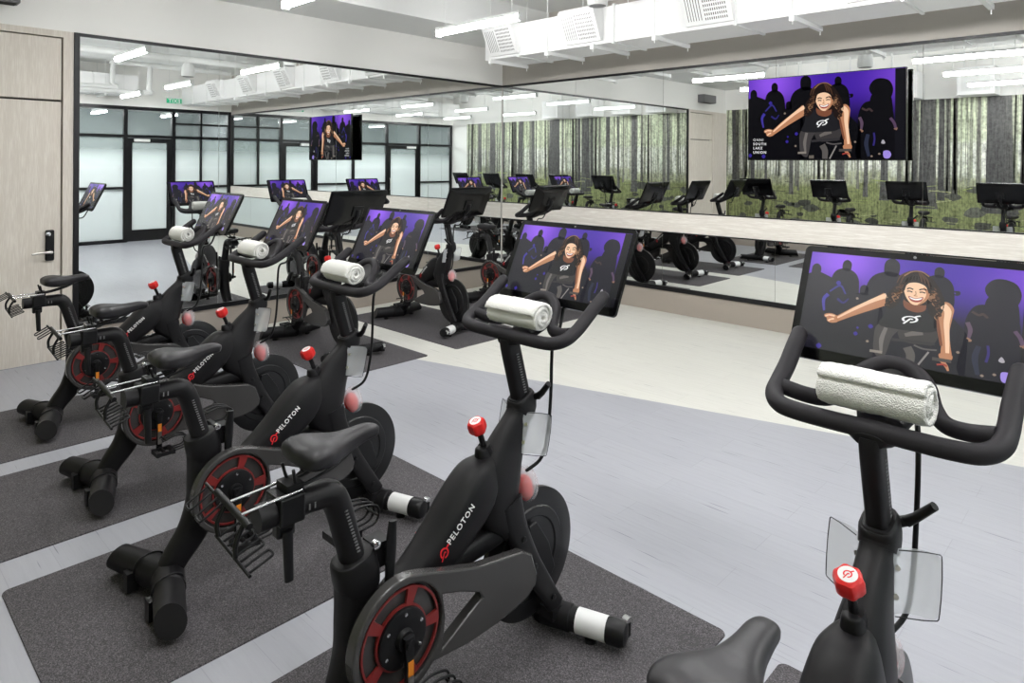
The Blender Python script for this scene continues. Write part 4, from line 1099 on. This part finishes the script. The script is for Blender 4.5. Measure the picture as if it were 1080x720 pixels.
# duct along the front wall with sidewall registers
DT = thing('air_duct', 'long white rectangular air duct with slanted registers running along the front wall', 'duct', (0.95, -0.97, 2.93))
bm = bmesh.new(); bx(bm, 0, 7.6, -0.29, 0.29, 0, 0.37)
obj('duct_body', bm, M['duct'], DT, bevel=0.004)
bm = bmesh.new()
for x in (0.55, 1.86, 3.15, 4.45, 5.75, 7.0): bx(bm, x - 0.012, x + 0.012, -0.305, 0.305, -0.015, 0.385)
obj('flange', bm, M['hangwhite'], DT)
def make_register(x, first):
    bm = bmesh.new(); w = 0.46
    pr = [(-0.29, 0.03), (-0.29, 0.37), (-0.44, 0.37), (-0.47, 0.33), (-0.33, 0.03)]
    A = [bm.verts.new((x - w / 2, y, z)) for y, z in pr]; B = [bm.verts.new((x + w / 2, y, z)) for y, z in pr]
    bm.faces.new(A[::-1]); bm.faces.new(B)
    for i in range(5): bm.faces.new((A[i], A[(i + 1) % 5], B[(i + 1) % 5], B[i]))
    rg = obj('register', bm, M['duct'], DT, bevel=0.003)
    bm = bmesh.new()
    p0, p1 = Vector((0, -0.47, 0.33)), Vector((0, -0.33, 0.03)); d = (p1 - p0).normalized(); nn = Vector((0, d.z, -d.y)); nn = nn if nn.y < 0 else -nn
    lf = (p1 - p0).length
    for r_ in range(7):
        for c_ in range(11):
            cx = x - 0.02 + (c_) * 0.02
            c0 = p0 + d * (0.045 + r_ * (lf - 0.09) / 6) + nn * 0.0012
            a, b = 0.0042, 0.011
            vs = [bm.verts.new((cx + i * a, c0.y + d.y * j * b, c0.z + d.z * j * b)) for i, j in ((-1, -1), (1, -1), (1, 1), (-1, 1))]; bm.faces.new(vs)
    for c_ in range(6):
        cx = x - 0.19 + c_ * 0.026; vs = []
        for i, q_ in ((-1, 0.04), (1, 0.04), (1, lf - 0.04), (-1, lf - 0.04)):
            c0 = p0 + d * q_ + nn * 0.0012; vs.append(bm.verts.new((cx + i * 0.003, c0.y, c0.z)))
        bm.faces.new(vs)
    obj('louvre_slots', bm, M['darkslot'], rg)
for k, x in enumerate((0.12 + 0.23, 1.50, 2.92, 4.30, 5.70)): make_register(x, k == 0)
for x in (0.12, 1.0, 1.62, 2.35, 3.65, 4.9, 6.2):
    bm = bmesh.new(); bx(bm, x - 0.018, x + 0.018, -0.33, 0.33, -0.04, -0.001); tube(bm, [(x, -0.315, -0.075), (x, -0.315, ZC - 2.93)], 0.005, 6); tube(bm, [(x, 0.315, -0.075), (x, 0.315, ZC - 2.93)], 0.005, 6)
    bx(bm, x - 0.02, x + 0.02, -0.335, -0.295, -0.05, 0.0)
    obj('strut_hanger', bm, M['hangwhite'], DT)
# second duct over the storefront, and boxes over the mural
D2 = thing('air_duct', 'white rectangular branch duct over the storefront, seen in the left mirror', 'duct', (8.55, -3.2, 3.05))
bm = bmesh.new(); bx(bm, -0.25, 0.25, -3.4, 1.0, 0, 0.40); obj('duct_body', bm, M['duct'], D2, bevel=0.004)
bm = bmesh.new()
for y in (-2.6, -1.2, 0.2): bx(bm, -0.265, 0.265, y - 0.012, y + 0.012, -0.015, 0.415)
obj('flange', bm, M['hangwhite'], D2)
for y in (-2.0, 0.4):
    bm = bmesh.new(); bx(bm, -0.29, 0.29, y - 0.018, y + 0.018, -0.04, -0.001)
    for s in (-1, 1): tube(bm, [(s * 0.28, y, -0.06), (s * 0.28, y, ZC - 3.05)], 0.005, 6)
    obj('strut_hanger', bm, M['hangwhite'], D2)
bxn = ['nearest the left wall', 'second from the left wall', 'third from the left wall', 'farthest from the left wall']
for k, x in enumerate((1.45, 2.4, 3.5, 4.6)):
    T = thing('fan_coil_unit', 'white boxy ventilation unit high above the forest mural, ' + bxn[k], 'ventilation unit', (x, YD + 0.26, 2.88), group='ventilation units above the mural')
    obj('casing', boxbm(-0.26, 0.26, -0.25, 0.25, 0, 0.46), M['duct'], T, bevel=0.006)
    bm = bmesh.new()
    for s in (-1, 1): bx(bm, s * 0.2 - 0.01, s * 0.2 + 0.01, -0.01, 0.01, 0.46, ZC - 2.88)
    obj('hanging_rod', bm, M['hangwhite'], T)
    bm = bmesh.new(); bx(bm, -0.2, 0.2, 0.25, 0.256, 0.06, 0.38); obj('grille', bm, M['hangwhite'], T)
# pendant speakers
def speaker(loc, lb):
    T = thing('pendant_speaker', lb, 'speaker', loc, group='pendant speakers')
    bm = bmesh.new(); lathe(bm, [(0.0, 0.0), (0.0, 0.085), (0.006, 0.095), (0.05, 0.097), (0.16, 0.085), (0.20, 0.06), (0.21, 0.0)], (0, 0, 0), 'z', 32); obj('cabinet', bm, M['hangwhite'], T, smooth=40)
    bm = bmesh.new(); lathe(bm, [(-0.002, 0.0), (-0.002, 0.078), (0.002, 0.08)], (0, 0, 0), 'z', 32); obj('grille', bm, M['grey'], T, smooth=40)
    bm = bmesh.new(); tube(bm, [(0, 0, 0.21), (0, 0, ZC - loc[2])], 0.004, 6); obj('hanging_cable', bm, M['hangwhite'], T)
speaker((2.95, -1.72, 3.19), 'small white pendant speaker hanging in front of the front wall duct')
speaker((3.96, -2.85, 3.0), 'white pendant speaker in the middle of the room, seen only in the left mirror')
# pipes over the storefront
bm = bmesh.new(); tube(bm, [(7.3, -0.75, 3.55), (7.3, -2.2, 3.55), (7.3, -2.3, 3.50), (7.3, -2.32, 3.1), (7.3, -2.42, 3.02), (7.3, -4.2, 3.02)], 0.045, 12, 4)
tag(obj('ceiling_pipe', bm, M['hangwhite'], smooth=50), 'white bent pipe with two elbows under the ceiling, nearer the room middle', 'pipe', 'white ceiling pipes')
bm = bmesh.new(); tube(bm, [(7.62, -1.2, 3.6), (7.62, -2.75, 3.6), (7.62, -2.85, 3.55), (7.62, -2.87, 3.2), (7.62, -2.97, 3.12), (7.62, -5.2, 3.12)], 0.045, 12, 4)
tag(obj('ceiling_pipe', bm, M['hangwhite'], smooth=50), 'white bent pipe with two elbows under the ceiling, nearer the storefront', 'pipe', 'white ceiling pipes')
bm = bmesh.new(); tube(bm, [(6.0, -6.3, 3.56), (6.0, -0.7, 3.56)], 0.06, 12)
tag(obj('ceiling_pipe', bm, M['hangwhite'], smooth=50), 'long straight white pipe under the ceiling deck across the room', 'pipe', 'white ceiling pipes')
# exit sign near the storefront
T = thing('exit_sign', 'small green hanging exit sign near the storefront, seen in the left mirror', 'exit sign', (8.45, -1.45, 2.95))
bm = bmesh.new(); bx(bm, -0.012, 0.012, -0.15, 0.15, 0, 0.10); obj('panel', bm, M['green'], T)
bm = bmesh.new(); tube(bm, [(0, 0, 0.10), (0, 0, 0.1)], 0.004, 6) if False else bx(bm, -0.02, 0.02, -0.16, 0.16, 0.10, 0.13); tube(bm, [(0, 0.1, 0.13), (0, 0.1, ZC - 2.95)], 0.005, 6); tube(bm, [(0, -0.1, 0.13), (0, -0.1, ZC - 2.95)], 0.005, 6)
obj('hanging_bracket', bm, M['hangwhite'], T)
tv, tf = text_verts('EXIT', 0.11, 1.1, 0.002); wd = max(v.x for v in tv)
for s in (-1, 1):
    bm = bmesh.new(); vs = [bm.verts.new((s * 0.0135, s * (v.x - wd / 2), v.y + 0.012)) for v in tv]
    for f in tf: bm.faces.new([vs[i] for i in f])
    obj('lettering', bm, M['white'], T)
# vent at the top left
T = thing('ceiling_vent', 'grey louvred vent box on the white wall above the wooden door', 'vent', (0.075, -5.93, 2.97))
bm = bmesh.new(); bx(bm, -0.073, 0.075, -0.25, 0.25, 0, 0.16); obj('housing', bm, M['grey'], T, bevel=0.004)
bm = bmesh.new()
for k in range(4): bx(bm, -0.055 + 0.03 * k, -0.043 + 0.03 * k, -0.23, 0.23, -0.006, 0.002)
obj('louvre', bm, M['darkslot'], T)
# corridor lamps, added to brighten the frosted storefront from behind
for k, y in enumerate((-0.8, -2.3, -3.8, -5.3)):
    T = thing('corridor_light_added', 'added short linear ceiling light in the corridor behind the storefront, number from the front: %s' % ['closest to the television wall', 'second from the television wall', 'third from the television wall', 'closest to the mural'][k], 'ceiling light', (10.6, y, 2.80), group='added corridor ceiling lights')
    T['label'] = 'added linear ceiling light in the corridor behind the storefront, ' + ['closest to the television wall', 'second from the television wall', 'third from the television wall', 'closest to the mural'][k]
    bm = bmesh.new(); bx(bm, -0.45, 0.45, -0.04, 0.04, 0.03, 0.10); obj('housing', bm, M['hangwhite'], T)
    bm = bmesh.new(); bx(bm, -0.44, 0.44, -0.035, 0.035, 0.0, 0.03); obj('diffuser', bm, M['lampcorridor_added'], T)
    for s in (-1, 1):
        bm = bmesh.new(); tube(bm, [(s * 0.3, 0, 0.10), (s * 0.3, 0, 0.2)], 0.006, 6); obj('hanging_rod', bm, M['hangwhite'], T)

# ------------------------------------------------------------------ camera and world
cam = bpy.data.cameras.new('camera'); co = bpy.data.objects.new('camera', cam); COL.objects.link(co)
cam.sensor_width = 36; cam.lens = 711.73 / 1080 * 36; cam.shift_y = -(360 - 172.74) / 1080; cam.clip_start = 0.02
yaw = math.radians(43.78); roll = 2.83 / 500
co.location = (6.7717, -6.8606, 1.699)
co.rotation_euler = (Matrix.Rotation(yaw, 4, 'Z') @ Matrix.Rotation(PI / 2, 4, 'X') @ Matrix.Rotation(roll, 4, 'Z')).to_euler()
C.camera = co
w = bpy.data.worlds.new('world'); C.world = w; w.use_nodes = True
w.node_tree.nodes['Background'].inputs[0].default_value = (0.9, 0.95, 1, 1); w.node_tree.nodes['Background'].inputs[1].default_value = 0.3
C.view_settings.view_transform = 'Standard'; C.view_settings.look = 'None'; C.view_settings.gamma = 1; C.view_settings.exposure = 0; C.view_settings.use_curve_mapping = False
cy = C.cycles
cy.max_bounces = 14; cy.diffuse_bounces = 6; cy.glossy_bounces = 8; cy.transparent_max_bounces = 12; cy.sample_clamp_indirect = 6
